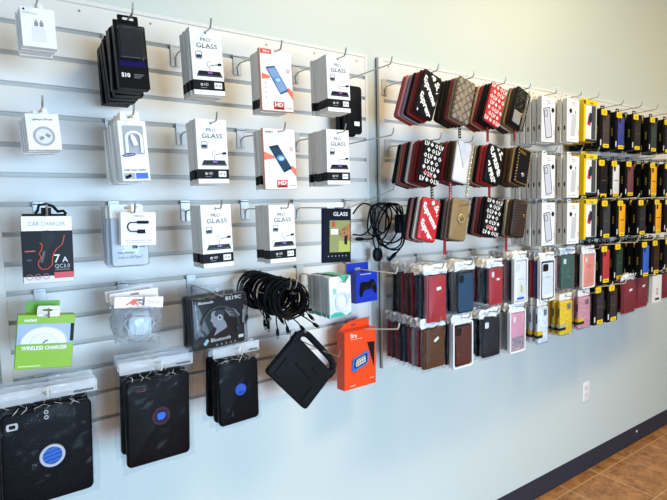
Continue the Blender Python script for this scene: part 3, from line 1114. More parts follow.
def wc_box(w, h, t, front):
    r = empty('wireless_charger_box')
    c = MB()
    c.prism(rrect(-w / 2, w / 2, -h, 0, 0.001), 0, t, GREEN, mat('#7aa81c', 0.5), bev=0.0008)
    c.decal(rrect(-w * 0.49, w * 0.49, -h * 0.535, -h * 0.165), Yd, mat('#9fb4dd', 0.4))
    c.text('content', -w * 0.39, -h * 0.12, h * 0.055, Yd, WHITE, 'L', bold=0.03, w=w * 0.22)
    c.text('WIRELESS CHARGER', -w * 0.41, -h * 0.645, h * 0.07, Yd * 2, WHITE, 'L', bold=0.03, w=w * 0.80)
    c.decal(rrect(-w * 0.44, -w * 0.06, -h * 0.955, -h * 0.935), Yd, mat('#d5e6a8', 0.4))
    c.decal(rrect(w * 0.43, w * 0.49, -h * 0.5, -h * 0.165), Yd * 2, mat('#1e2430', 0.4))
    c.build('carton', r)
    k = MB()
    cx, cz = -w * 0.03, -h * 0.53
    n = 36
    for rr, y0, m in ((w * 0.42, -0.0024, mat('#bfc4d4', 0.4)), (w * 0.39, -0.0030, mat('#e9ebf2', 0.35)), (w * 0.25, -0.0034, mat('#c9cfdf', 0.35)), (w * 0.235, -0.0038, mat('#dfe3ee', 0.35))):
        half = [(cx + rr * math.cos(math.pi * i / n), cz + rr * 0.82 * math.sin(math.pi * i / n)) for i in range(n + 1)]
        k.prism(half, y0, -0.0004, m)
    k.tube([(cx - 0.002, -0.0044, cz + 0.001), (cx + 0.003, -0.0044, cz + 0.006), (cx + 0.008, -0.0044, cz + 0.008)], 0.001, INK, 5)
    k.build('printed_charger', r)
    fl = MB()
    fl.ringp(rot2(rrect(-w * 0.36, w * 0.24, -0.004, h * 0.235, 0.004), R(3)), rot2(rrect(-0.012, 0.010, h * 0.10, h * 0.14, 0.003), R(3)), t - 0.003, t - 0.0015, mat('#5fa528', 0.45))
    fl.build('hang_flap', r)
    tb = MB()
    tb.ringp(rrect(-w * 0.18, w * 0.22, -0.004, h * 0.17, 0.005), rrect(-0.010, 0.010, h * 0.07, h * 0.11, 0.003), -0.0012, -0.0004, FILM_WHITE)
    tb.build('hang_tab', r)
    return r


x, z, w, h, ro = quad((17.4, 315.3), (75, 314.2), (72, 367), (14.6, 369.5), 0.215)
f_ = wc_box(w, h, 0.03, True)
stack('the lower left', 9, x, z, 0.215, [f_], 0.04, 'lime green boxed charger under the car charger', 'box', None, roll=ro, L=0.25)


# ---- plastic bags
def bag(w, zt, zb, t, seed, m=None, nx=9, nz=13, amp=0.004, y=0.0, name='bag'):
    """pillow of thin film, crinkled, flat at its seams"""
    g = random.Random(seed)
    b = MB()
    m = m or FILM
    pts, fs = [], []
    ph = [g.uniform(0, 6.28) for _ in range(6)]
    for side in (-1, 1):
        for j in range(nz + 1):
            for i in range(nx + 1):
                u, v = i / nx, j / nz
                e = min(1.0, 4 * min(u, 1 - u)) * min(1.0, 5 * min(v, 1 - v))
                e = math.sqrt(max(0, e))
                dx = g.uniform(-1, 1) * amp * 0.5 + amp * 0.6 * math.sin(9 * v + ph[0]) * (1 if i in (0, nx) else 0.3)
                dz = g.uniform(-1, 1) * amp * 0.5 + amp * 0.6 * math.sin(8 * u + ph[1]) * (1 if j in (0, nz) else 0.3)
                yy = side * (t / 2 * e) + (g.uniform(-1, 1) * amp * 0.5 + amp * 0.5 * math.sin(11 * u + 7 * v + ph[2]))
                if side * (yy) < t * 0.5 * e and e > 0.85:
                    yy = side * t * 0.5
                pts.append((-w / 2 + w * u + dx, y + t / 2 + yy, zb + (zt - zb) * v + dz))
    n1 = (nx + 1) * (nz + 1)
    for s in range(2):
        for j in range(nz):
            for i in range(nx):
                a = s * n1 + j * (nx + 1) + i
                f = (a, a + 1, a + nx + 2, a + nx + 1)
                fs.append(f if s == 0 else f[::-1])
    # the two sheets meet at the seams
    for j in range(nz + 1):
        for i in range(nx + 1):
            if i in (0, nx) or j in (0, nz):
                a = j * (nx + 1) + i
                mid = (Vector(pts[a]) + Vector(pts[a + n1])) / 2
                pts[a] = pts[a + n1] = tuple(mid)
    b.add(pts, fs, m)
    return b


# ---- earphones in a small bag
def ear_bag(w, h, front, seed):
    r = empty('earphone_bag')
    c = MB()
    c.ringp(rrect(-w / 2, w / 2, -h * 0.235, 0, 0.002), rrect(-0.011, 0.011, -0.011, -0.005, 0.002), 0.006, 0.0068, mat('#ebe6ea', 0.35))
    if front:
        c.decal([(-w * 0.30, -h * 0.175), (-w * 0.13, -h * 0.05), (-w * 0.10, -h * 0.05), (-w * 0.12, -h * 0.175), (-w * 0.165, -h * 0.175), (-w * 0.16, -h * 0.14), (-w * 0.20, -h * 0.145), (-w * 0.235, -h * 0.175)], 0.0054, mat('#e8542a', 0.4))
        c.text('K', -w * 0.115, -h * 0.175, h * 0.125, 0.0053, mat('#e8542a', 0.4), 'L', bold=0.03, w=w * 0.11)
        c.decal(rot2(rrect(w * 0.06, w * 0.09, -h * 0.13, -h * 0.04, 0.001), R(-12), (w * 0.07, -h * 0.08)), 0.0054, mat('#5b8fe0', 0.4))
        for q_ in range(4):
            c.ringp(circ(w * (0.17 + 0.075 * q_), -h * (0.11 + 0.02 * (q_ % 2)), 0.0045, 12), circ(w * (0.17 + 0.075 * q_), -h * (0.11 + 0.02 * (q_ % 2)), 0.0035, 12), 0.0050, 0.0055, mat('#d9a49a', 0.4))
    c.build('header_card', r)
    k = MB()
    cw, cx, cz = w * 0.46, 0.004, -h * 0.62
    k.prism(rrect(cx - cw / 2, cx + cw / 2, cz - cw * 0.44, cz + cw * 0.44, 0.012), 0.0, 0.014, mat('#dfe9f1', 0.2), bev=0.003, seg=2)
    k.ringp(rrect(cx - cw / 2 + 0.003, cx + cw / 2 - 0.003, cz - cw * 0.44 + 0.003, cz + cw * 0.44 - 0.003, 0.010), rrect(cx - cw / 2 + 0.006, cx + cw / 2 - 0.006, cz - cw * 0.44 + 0.006, cz + cw * 0.44 - 0.006, 0.008), -0.0008, 0.001, mat('#b9c8d4', 0.25))
    for q_ in (-0.2, 0.08, 0.2):
        k.tube([(cx + cw * q_, -0.0012, cz - cw * 0.38), (cx + cw * q_ * 0.8, -0.0012, cz - cw * 0.05), (cx + cw * (q_ - 0.12), -0.0012, cz + cw * 0.22)], 0.0014, WHITE, 6)
    k.prism(circ(cx - cw * 0.30, cz + cw * 0.22, 0.004, 12), -0.002, 0.001, mat('#c9d2da', 0.3))
    k.prism(circ(cx + cw * 0.22, cz + cw * 0.22, 0.004, 12), -0.002, 0.001, mat('#c9d2da', 0.3))
    k.build('earphone_case', r)
    k = MB()
    pts = [(cx + (cw * 0.62 + 0.004 * math.sin(5 * a)) * math.cos(a), 0.007 + 0.004 * math.sin(3 * a), cz + (cw * 0.55) * math.sin(a)) for a in [2 * math.pi * i / 36 for i in range(36)]]
    k.tube(pts, 0.0013, mat('#e6e8ea', 0.35), 6, closed=True)
    k.build('earphone_wire', r)
    bag(w * 0.94, -h * 0.2, -h, 0.026, seed, FILM_CRISP, 12, 12, 0.0045, y=-0.006).build('bag', r, smooth=0)
    return r


x, z, w, h, ro = quad((113, 297), (164.6, 297.5), (161, 343), (115, 345), 0.21)
rs = [ear_bag(w, h, True, 3), ear_bag(w, h, False, 4)]
rs.append(dup(rs[1]))
stack('the left panel bottom rows', 9, x, z, 0.21, rs[:1], 0.032, 'bagged white earphones under an orange lettered header', 'earphones', 'bagged white earphones', roll=ro, L=0.24)
for i, e in enumerate(rs[1:]):
    e.location = (x - 0.005 - 0.006 * i, -0.21 + 0.033 * (i + 1), z + 0.012 + 0.004 * i)
    e.rotation_euler = (0, R(-2 - 2 * i), 0)
    tag(e, 'bagged white earphones, %s behind the orange lettered header' % ('directly' if i == 0 else 'second'), 'earphones', 'bagged white earphones')


# ---- headset blister packs
def headset_pack(w, h, t, front):
    r = empty('headset_pack')
    c = MB()
    c.prism(rrect(-w / 2, w / 2, -h, 0, 0.006), 0.0, t, mat('#101216', 0.3, coat=0.3), bev=0.003, seg=2)
    WT = mat('#d5d8dc', 0.4)
    if front:
        c.text('Bluetooth', -w * 0.39, -h * 0.115, h * 0.048, Yd, WT, 'L', w=w * 0.28, bold=0.02)
        c.text('BS19C', w * 0.13, -h * 0.105, h * 0.07, Yd, WT, 'L', w=w * 0.31, bold=0.01)
        c.text('Bluetooth', -w * 0.18, -h * 0.875, h * 0.07, Yd, WT, 'L', w=w * 0.38, bold=0.01)
        for q_ in range(5):
            c.decal(circ(-w * 0.07 + w * 0.09 * q_, -h * 0.95, 0.0022, 8), Yd, mat('#a9adb3', 0.4))
        c.decal(rrect(w * 0.36, w * 0.46, -h * 0.90, -h * 0.84), Yd, WT)
        c.decal(rot2(rrect(-w * 0.3, -w * 0.24, -h * 0.92, -h * 0.80, 0.002), R(-40), (-w * 0.27, -h * 0.86)), Yd, mat('#8fc7d8', 0.4))
        for q_ in range(4):
            c.ringp(rot2(circ(w * (0.22 + 0.03 * q_), -h * (0.31 + 0.03 * q_), w * 0.11, 20, h * 0.035), R(-10), (w * 0.2, -h * 0.3)), rot2(circ(w * (0.22 + 0.03 * q_), -h * (0.31 + 0.03 * q_), w * 0.105, 20, h * 0.031), R(-10), (w * 0.2, -h * 0.3)), -0.001, 0, WT)
        c.text('Wireless', w * 0.455, -h * 0.47, h * 0.05, Yd, mat('#b9bcc2', 0.4), 'C', rot=R(-90), w=w * 0.24)
        # picture of a person listening
        sk = mat('#8d8f98', 0.4)
        head = [(-w * 0.16, -h * 0.33), (-w * 0.12, -h * 0.28), (w * 0.0, -h * 0.28), (w * 0.07, -h * 0.36), (w * 0.07, -h * 0.46), (w * 0.12, -h * 0.55), (w * 0.14, -h * 0.64), (-w * 0.12, -h * 0.76), (-w * 0.06, -h * 0.62), (-w * 0.12, -h * 0.58), (-w * 0.14, -h * 0.50), (-w * 0.18, -h * 0.46), (-w * 0.155, -h * 0.40)]
        c.decal(head[::-1], Yd, sk)
        c.decal(circ(w * 0.0, -h * 0.34, w * 0.10, 20, h * 0.07), Yd * 1.5, mat('#3a3c44', 0.4))
        c.decal(circ(0.0, -h * 0.42, w * 0.045, 16, h * 0.06), Yd * 2, mat('#b9bcc6', 0.4))
        c.decal(circ(0.0, -h * 0.42, w * 0.02, 12, h * 0.03), Yd * 3, INK)
    c.build('card', r)
    if front:
        k = MB()
        arc_ = [(w * 0.36 * math.cos(R(a)) - 0.002, -0.006, -h * 0.60 + h * 0.40 * math.sin(R(a))) for a in range(-12, 193, 8)]
        k.tube(arc_, 0.0022, mat('#4a4c48', 0.35), 8)
        for sx in (-1, 1):
            k.prism(rot2(rrect(sx * w * 0.36 - 0.011, sx * w * 0.36 + 0.007, -h * 0.78, -h * 0.62, 0.005), R(sx * 14), (sx * w * 0.36, -h * 0.7)), -0.012, -0.001, mat('#1b2233', 0.3), bev=0.004, seg=2)
        k.build('headset', r)
    v = MB()
    v.prism(rrect(-w * 0.55, w * 0.54, -h - 0.004, h * 0.17, 0.004), t + 0.0004, t + 0.0012, BLISTER)
    v.prism(rrect(-w / 2 - 0.003, w / 2 + 0.003, -h - 0.003, 0.003, 0.008), -0.014, t - 0.001, BLISTER, bev=0.007, seg=3)
    v.build('blister', r)
    hh = MB()
    hh.ringp(circ(0.004, h * 0.10, 0.005, 14), circ(0.004, h * 0.10, 0.0035, 14), t, t + 0.0016, mat('#dfe2e6', 0.3))
    hh.build('hang_hole', r)
    return r


x, z, w, h, ro = quad((190, 300), (246.6, 292), (246.6, 341), (192, 352.6), 0.23)
rs = [headset_pack(w, h, 0.012, True), headset_pack(w, h, 0.012, False)]
stack('left of the cable coils', 9, x, z, 0.23, rs[:1], 0.036, 'black blister packed headset with white lettering', 'headset', 'black blister packed headsets', roll=ro * 0.4, yaw=R(9), L=0.26)
rs[1].location, rs[1].rotation_euler = (x - 0.004, -0.172, z + 0.001), (0, ro * 0.4, R(9))
tag(rs[1], 'black blister packed headset, hidden behind the lettered one', 'headset', 'black blister packed headsets')


# ---- coiled charging cables on one hook
def cable_coil(seed):
    g = random.Random(seed)
    r = empty('charging_cable')
    q = MB()
    turns = 6
    n = 34
    pts = []
    R0 = 0.048
    for i in range(turns * n + 1):
        a = 2 * math.pi * i / n
        k = i // n
        rr = R0 + 0.0075 * math.sin(k * 2.1 + seed) + 0.0018 * math.sin(3 * a + k)
        pts.append((rr * math.cos(a) * 1.04, 0.0072 * math.sin(k * 1.7 + seed * 0.7) + 0.001 * math.sin(2 * a + k), rr * math.sin(a)))
    a_ = g.uniform(-1.2, -0.5)
    q.tube(pts, 0.0028, CORD, 6)
    ends = []
    for e in (0, 1):
        s_ = Vector((R0 * math.cos(a_ - 0.5 * e), -0.004 + 0.008 * e, R0 * math.sin(a_ - 0.5 * e)))
        d1 = Vector((g.uniform(0.005, 0.03), g.uniform(-0.008, 0.008), g.uniform(-0.026, -0.010)))
        d2 = d1 * 1.3 + Vector((g.uniform(0.0, 0.022), 0, g.uniform(-0.018, 0.0)))
        q.tube(spline([s_ + Vector((0.004, 0, 0.02)), s_, s_ + d1, s_ + d2], 5), 0.0020, CORD, 6)
        ends.append((s_ + d2, d2.normalized()))
    q.build('cord', r)
    for i, (e, d) in enumerate(ends):
        q = MB()
        along(q, e, e + d * 0.02, [0.0032, 0.0052, 0.0054, 0.005], mat('#0b0c10', 0.35), 8)
        along(q, e + d * 0.02, e + d * (0.031 if i else 0.027), [0.0042, 0.0042], STEEL, 8)
        q.build('connector', r)
    q = MB()
    ta = g.uniform(0.2, 2.6)
    c0 = Vector((R0 * math.cos(ta) * 1.04, 0, R0 * math.sin(ta)))
    u = Vector((math.cos(ta), 0, math.sin(ta)))
    q.tube([c0 + u * 0.013 * math.cos(2 * math.pi * i / 14) + Vector((0, 0.012 * math.sin(2 * math.pi * i / 14), 0)) for i in range(14)], 0.0016, mat('#8f9196', 0.5), 6, closed=True)
    q.build('cable_tie', r)
    return r


NCO = 9
cf = at(290, 299, 0.25)
for i in range(NCO):
    r = cable_coil(i * 3 + 1)
    D = 0.25 - 0.0245 * i
    r.location = (cf.x + rnd.uniform(-0.006, 0.006) - 0.003 * i, -D, cf.z + rnd.uniform(-0.004, 0.004) + 0.001 * i)
    r.rotation_euler = (R(rnd.uniform(-3, 3)), R(rnd.uniform(-30, 30)), R(rnd.uniform(-3, 3)))
    ph = 'front of the bundle' if i == 0 else ('rearmost of the bundle' if i == NCO - 1 else ORD[i] + ' from front of the bundle')
    tag(r, 'black coiled charging cable, ' + ph + ' beside the headset', 'cable', 'coiled black charging cables')
hook(cf.x - 0.012, 9, 'steel slatwall hook holding the bundle of black cables', 0.27)

# ---- teal and white pouches of cables
TEAL = mat('#2fb39c', 0.45)


def teal_pack(w, h, t, front):
    r = empty('cable_pouch')
    c = MB()
    o = [(-w / 2, -h), (w * 0.48, -h * 0.985), (w / 2, 0.0), (-w * 0.05, 0.0), (-w / 2, -h * 0.02)]
    c.prism(rrect(-w / 2, w / 2, -h, 0, 0.003), 0, t, mat('#e4ebe9', 0.35), mat('#ccd3d3', 0.4), bev=0.003, seg=2)
    c.decal([(-w * 0.46, -h * 0.985), (w * 0.2, -h * 0.985), (w * 0.05, -h * 0.9), (-w * 0.25, -h * 0.87), (-w * 0.46, -h * 0.92)], Yd, TEAL)
    c.decal([(-w * 0.02, -h * 0.005), (w * 0.46, -h * 0.005), (w * 0.28, -h * 0.13), (w * 0.16, -h * 0.17)][::-1], Yd, TEAL)
    c.decal([(w * 0.26, -h * 0.985), (w * 0.48, -h * 0.985), (w * 0.48, -h * 0.92)], Yd, TEAL)
    c.prism(rrect(-w / 2 - 0.0005, w / 2 + 0.0005, -h - 0.0005, -h * 0.9, 0.003), 0.0025, t - 0.0025, TEAL)
    c.prism(rrect(-w * 0.1, w / 2 + 0.0005, -h * 0.12, 0.0005, 0.002), 0.0025, t - 0.0025, TEAL)
    c.prism(rrect(-w / 2 + 0.003, -w * 0.05, -0.004, 0.0015), -0.0008, t, mat('#e9eeee', 0.4))
    c.prism(rrect(-w * 0.30, w * 0.0, -0.003, 0.0022), 0.002, t - 0.001, INK)
    c.build('pouch', r)
    if front:
        k = MB()
        cx, cz = w * 0.06, -h * 0.62
        for rr, rt_ in ((w * 0.30, 0.0022), (w * 0.255, 0.002), (w * 0.21, 0.0016)):
            k.tube([(cx + rr * math.cos(2 * math.pi * i / 28), -0.0016, cz + rr * 1.12 * math.sin(2 * math.pi * i / 28)) for i in range(28)], rt_, mat('#dfe6ec', 0.3), 6, closed=True)
        k.tube([(cx + w * 0.2, -0.0016, cz + h * 0.14), (cx + w * 0.33, -0.0016, cz + h * 0.2), (cx + w * 0.36, -0.0016, cz + h * 0.05)], 0.0018, mat('#dfe6ec', 0.3), 6)
        k.build('cable', r)
        s = MB()
        s.ringp(circ(-w * 0.27, -h * 0.33, w * 0.085, 18), circ(-w * 0.27, -h * 0.33, w * 0.06, 18), -0.001, 0, mat('#5cc2ae', 0.4))
        s.decal(circ(-w * 0.27, -h * 0.33, w * 0.035, 12), Yd, mat('#5cc2ae', 0.4))
        s.text('Data line', -w * 0.27, -h * 0.42, 0.003, Yd, GREYINK, w=w * 0.2)
        s.build('printed_mark', r)
    return r


x, z, w, h, ro = quad((328.8, 278.5), (352, 274.5), (353, 313.5), (328.8, 319.8), 0.25)
rs = [teal_pack(w, h, 0.016, True), teal_pack(w, h, 0.016, False)]
rs += [dup(rs[1]) for _ in range(4)]
stack('the teal stack below the cat picture', 9, x, z, 0.25, rs, 0.022, 'teal and white cable pouch', 'cable pack', 'teal and white cable pouches', roll=ro * 0.4, yaw=R(6), jit=0.002)

# ---- blue game controller box
x, z, w, h, ro = quad((351.5, 274.5), (378.5, 269.8), (378, 301), (352.5, 303.4), 0.11)
w = 0.106
xr = at(378.3, 285, 0.11).x
x = xr - w / 2
r = empty('controller_box')
BLUE = mat('#1433b8', 0.38)
c = MB()
c.prism(rrect(-w / 2, w / 2, -h, 0), 0, 0.05, BLUE, mat('#112a94', 0.4), bev=0.001)
c.decal(rrect(-w * 0.30, w * 0.2, -h * 0.075, -h * 0.055), Yd, mat('#d6dcf2', 0.4))
c.build('carton', r)
k = MB()
PAD = mat('#14161c', 0.35)
half = [(0.0, -h * 0.33), (w * 0.1, -h * 0.32), (w * 0.2, -h * 0.28), (w * 0.3, -h * 0.31), (w * 0.36, -h * 0.45), (w * 0.40, -h * 0.66), (w * 0.36, -h * 0.78), (w * 0.29, -h * 0.76), (w * 0.21, -h * 0.6), (w * 0.1, -h * 0.58), (0.0, -h * 0.58)]
o = [(-a, b_) for a, b_ in half[::-1]][:-1] + half
o = rot2([(a + w * 0.04, b_) for a, b_ in o], R(6), (0, -h * 0.5))
k.prism(o[::-1], -0.003, -0.0003, PAD, bev=0.0008)
for sx in (-0.08, 0.16):
    k.prism(circ(w * sx, -h * 0.52, 0.006, 16), -0.006, -0.003, mat('#26282f', 0.4), bev=0.001)
for a in range(4):
    k.prism(circ(w * 0.28 + 0.005 * math.cos(a * math.pi / 2), -h * 0.41 + 0.005 * math.sin(a * math.pi / 2), 0.0018, 10), -0.0042, -0.003, mat('#50545e', 0.4))
k.build('printed_controller', r)
tb = MB()
tb.ringp(rrect(-w * 0.5, w * 0.5, -0.004, 0.03, 0.002), rrect(-0.014, 0.014, 0.002, 0.012, 0.003), 0.048, 0.0496, BLUE)
tb.build('hang_tab', r)
r.location, r.rotation_euler = (x, -0.11, z), (0, ro * 0.4, R(5))
tag(r, 'blue boxed game controller, behind and right of the teal stack', 'box')
hook(1.088, 9, 'steel slatwall hook holding the blue controller box', 0.27, 0.004, white=True)

# ---- orange tablet box
x, z, w, h, ro = quad((344, 332.6), (377.8, 327), (376, 383), (341.5, 391.3), 0.10)
r = empty('tablet_box')
c = MB()
c.prism(rrect(-w / 2, w / 2, -h, 0), 0, 0.042, ORANGE, mat('#e03f0c', 0.45), bev=0.0012)
c.text('fire', -w * 0.32, -h * 0.115, h * 0.075, Yd, mat('#f7e3da', 0.4), 'L', bold=0.02)
c.decal(rrect(-w * 0.32, w * 0.05, -h * 0.15, -h * 0.137), Yd, mat('#f3a483', 0.4))
c.decal([(w * 0.20, -h * 0.235), (w * 0.44, -h * 0.245), (w * 0.43, -h * 0.70)][::-1], Yd, INK)
for q_ in range(6):
    c.decal([(w * (0.21 + 0.015 * q_), -h * (0.26 + 0.055 * q_)), (w * 0.437, -h * (0.27 + 0.055 * q_)), (w * 0.437, -h * (0.276 + 0.055 * q_)), (w * (0.213 + 0.015 * q_), -h * (0.266 + 0.055 * q_))][::-1], Yd * 2, mat('#2c2c30', 0.5))
c.text('amazon', -w * 0.33, -h * 0.955, h * 0.03, Yd, mat('#f7d6c8', 0.4), 'L', w=w * 0.18)
c.decal(rrect(w * 0.28, w * 0.42, -h * 0.89, -h * 0.878), Yd, mat('#f3b296', 0.4))
c.build('carton', r)
k = MB()
o = rot2(rrect(-w * 0.26, w * 0.22, -h * 0.66, -h * 0.42, 0.008), R(17), (-w * 0.02, -h * 0.54))
o = [(a + (b_ + h * 0.54) * 0.35, b_) for a, b_ in o]
k.prism(o, -0.004, -0.0004, mat('#1f74d0', 0.4), bev=0.001)
i_ = [(-w * 0.02 + (a + w * 0.02) * 0.78, -h * 0.535 + (b_ + h * 0.535) * 0.70) for a, b_ in o]
k.decal(i_, -0.0044, INK)
i2 = [(-w * 0.02 + (a + w * 0.02) * 0.62, -h * 0.535 + (b_ + h * 0.535) * 0.54) for a, b_ in o]
k.decal(i2, -0.0048, pattern_mat('home_screen', '#d9d4c4', '#3d5a6a', 90, rot=17, mortar=0.12))
k.prism(rot2(rrect(-w * 0.25, -w * 0.14, -h * 0.70, -h * 0.62, 0.003), R(-30), (-w * 0.2, -h * 0.66)), -0.003, -0.0004, mat('#1759a8', 0.4))
k.build('printed_tablet', r)
tb = MB()
tb.ringp([(-w * 0.42, -0.002), (w * 0.5, -0.002), (w * 0.5, 0.020), (w * 0.40, 0.032), (-w * 0.1, 0.028), (-w * 0.30, 0.018)], [(-0.012, 0.008), (0.010, 0.008), (0.012, 0.011), (0.010, 0.014), (-0.008, 0.014), (-0.012, 0.011)], 0.040, 0.0416, ORANGE)
tb.build('hang_tab', r)
r.location, r.rotation_euler = (x, -0.10, z), (0, ro * 0.6, R(5))
tag(r, 'orange boxed tablet with a blue framed screen on its front', 'box')
hook(1.088, 12, 'steel slatwall hook holding the orange tablet box', 0.275, 0.045, white=True)

# ---- black child-proof tablet case with a carrying handle, hung askew
KD = 0.19
x, z, w, h, ro = quad((296, 338), (336, 371.5), (305.4, 411.5), (266.2, 371), KD)
r = empty('tablet_case')
c = MB()
c.prism(rrect(-w / 2, w / 2, -h, 0, 0.012), 0, 0.022, RUBBER, bev=0.006, seg=3)
for o in ([(-w * 0.40, -h * 0.50), (-w * 0.40, -h * 0.90), (-w * 0.28, -h * 0.90), (-w * 0.28, -h * 0.60)], [(w * 0.30, -h * 0.55), (w * 0.42, -h * 0.50), (w * 0.42, -h * 0.92), (w * 0.30, -h * 0.92)], [(w * 0.1, -h * 0.30), (w * 0.24, -h * 0.26), (w * 0.24, -h * 0.22), (w * 0.1, -h * 0.20)], [(-w * 0.2, -h * 0.46), (w * 0.2, -h * 0.46), (w * 0.2, -h * 0.42), (-w * 0.2, -h * 0.42)]):
    if sum((o[i - 1][0] * o[i][1] - o[i][0] * o[i - 1][1]) for i in range(4)) < 0:
        o = o[::-1]
    c.prism(o, -0.004, 0.002, RUBBER, bev=0.0015)
c.build('shell', r)
k = MB()
hs = [(-w * 0.42, -0.012), (-w * 0.44, 0.012), (-w * 0.40, h * 0.13), (-w * 0.30, h * 0.185), (0.0, h * 0.19), (w * 0.30, h * 0.185), (w * 0.40, h * 0.13), (w * 0.45, 0.010), (w * 0.44, -0.012)]
k.tube(spline([(a, 0.011, b_) for a, b_ in hs], 6), 0.0105, RUBBER, 10)
k.build('handle', r)
for sx in (-1, 1):
    k = MB()
    k.prism(rrect(sx * w * 0.46 - 0.010, sx * w * 0.46 + 0.010, -0.022, 0.012, 0.005), -0.001, 0.023, RUBBER, bev=0.004, seg=2)
    k.build('corner_bumper', r)
r.location, r.rotation_euler = (x, -KD, z), (0, ro, 0)
tag(r, 'black tablet case with a carrying handle, hanging askew left of the orange box', 'tablet case')
kx = at(338, 346, 0.275)
hook(kx.x, 12, 'steel slatwall hook holding the askew black tablet case', 0.275)


# ---- tablet cases in clear bags along the bottom
def tablet_bag(w, h, t, v, front, seed):
    r = empty('bagged_tablet_case')
    c = MB()
    c.prism(rrect(-w / 2, w / 2, -h, 0, 0.012), 0, t, mat('#06070b' if v != 1 else '#0a0709', 0.5), bev=0.005, seg=3)
    c.build('tablet_case', r)
    if front:
        k = MB()
        cx, cz = (0.006, -h * 0.52) if v == 0 else (0.004, -h * 0.47)
        if v == 0:
            k.ringp(circ(cx, cz, 0.026, 36), circ(cx, cz, 0.020, 36), -0.002, 0.001, mat('#b9bcc4', 0.35))
            for j in range(4):
                zz = cz + 0.0135 - 0.009 * j
                hw = math.sqrt(max(0, 0.020 ** 2 - (zz - cz) ** 2)) * 0.98
                k.decal(rot2(rrect(cx - hw, cx + hw, zz - 0.0036, zz + 0.0036), R(10), (cx, cz)), -0.0008, mat('#0f5fc0', 0.35))
            k.decal(circ(cx, cz, 0.020, 32), -0.0004, mat('#0a2f6e', 0.35))
            k.ringp(rrect(-w * 0.44, -w * 0.32, -h * 0.165, -h * 0.095, 0.004), rrect(-w * 0.415, -w * 0.345, -h * 0.15, -h * 0.11, 0.003), -0.0018, 0.001, mat('#b5b8bf', 0.35))
            k.decal(circ(-w * 0.38, -h * 0.13, 0.005, 16), -0.0006, INK)
            for q_ in (-0.045, -0.10):
                k.ringp(circ(-w * 0.02, h * q_, 0.0045, 14), circ(-w * 0.02, h * q_, 0.0028, 14), -0.0012, 0.001, mat('#b5b8bf', 0.35))
        elif v == 1:
            k.ringp(circ(cx, cz, 0.023, 36), circ(cx, cz, 0.0175, 36), -0.0012, 0.001, mat('#4a2a38', 0.4))
            k.decal(circ(cx, cz, 0.0175, 32), -0.0004, mat('#2b2030', 0.4))
            ap = [(-0.7, 0.55), (-0.2, 0.62), (0.0, 0.72), (0.3, 0.6), (0.8, 0.62), (0.62, 0.3), (0.95, 0.1), (0.7, -0.2), (0.55, -0.6), (0.1, -0.72), (-0.1, -0.66), (-0.5, -0.72), (-0.75, -0.3)]
            k.decal([(cx + a * 0.0135, cz + b_ * 0.0135) for a, b_ in ap][::-1], -0.0007, mat('#1b63d8', 0.4))
            k.ringp(rrect(-w * 0.34, -w * 0.22, -h * 0.14, -h * 0.105, 0.003), rrect(-w * 0.325, -w * 0.235, -h * 0.133, -h * 0.112, 0.002), -0.001, 0.001, mat('#6a2534', 0.4))
        else:
            k.decal(circ(cx, cz, 0.0165, 32), -0.0006, mat('#1650b8', 0.35))
            k.decal(rot2([(cx - 0.012, cz - 0.010), (cx + 0.012, cz - 0.010), (cx + 0.010, cz - 0.002), (cx + 0.004, cz - 0.008), (cx, cz - 0.002), (cx - 0.006, cz - 0.007)], R(-10), (cx, cz)), -0.0009, mat('#123a80', 0.35))
        k.build('printed_emblem', r)
    hd = MB()
    hw, hz = w * 0.58, 0.030
    y_ = t * 0.5
    hd.ringp(rrect(-hw, hw, 0.016, 0.016 + hz, 0.002), rrect(-0.008, 0.008, 0.030, 0.037, 0.002), y_ - 0.0006, y_ + 0.0006, FILM_HEAD)
    if front:
        for q_ in range(9):
            x_ = hw * 0.52 + q_ * hw * 0.045
            hd.decal(rot2(rrect(x_, x_ + hw * 0.03, 0.020, 0.0245), R(rnd.uniform(-25, 25)), (x_, 0.022)), y_ - 0.0012, INK)
    hd.build('bag_header', r)
    bag(w * 1.16, 0.018, -h - 0.012, t + 0.008, seed, FILM_LIGHT, 12, 16, 0.004, y=-0.004).build('bag', r, smooth=0)
    k = MB()
    g = random.Random(seed)
    for q_ in range(7):
        xa = -w * 0.40 + w * 0.13 * q_ + g.uniform(-0.006, 0.006)
        L = g.uniform(0.3, 0.9)
        k.tube([(xa, -0.0035, -0.004 * L), (xa + g.uniform(-0.012, 0.012), -0.002, 0.004), (xa + g.uniform(-0.016, 0.016), 0.002, 0.004 + 0.009 * L)], [0.0002, 0.0010 * L, 0.0003], FILM_WHITE, 5)
    k.build('bag_fold', r)
    return r


for v, (q4, D, n, ph, hx) in enumerate([
        (((-6, 413.5), (88, 403.5), (95.5, 493), (5, 507), ), 0.24, 3, 'bottom left stack', 0.086),
        (((121.8, 379.5), (190, 373.8), (188.4, 455), (127.8, 467)), 0.24, 3, 'middle bottom stack', 0.300),
        (((216, 363.2), (258.5, 358.5), (260, 416), (221, 428.4)), 0.24, 3, 'stack left of askew case', 0.535)]):
    x, z, w, h, ro = quad(*q4, D)
    rs = [tablet_bag(w, h, 0.016, v, True, 20 + v), tablet_bag(w, h, 0.016, v, False, 40 + v)]
    rs += [dup(rs[1]) for _ in range(n - 2)]
    ds = [['black bagged tablet case, striped blue disc in grey ring', 'black bagged tablet case, blue emblem in purple ring', 'black bagged tablet case, plain blue disc'][v]] + ['black bagged tablet case'] * (n - 1)
    stack(ph, 12, x, z, D, rs, 0.040, ds, 'tablet case', 'bagged black tablet cases', ra=0.0335, roll=ro * 0.5, yaw=R(4), jit=0.004, L=0.265, hx=x, white=True)


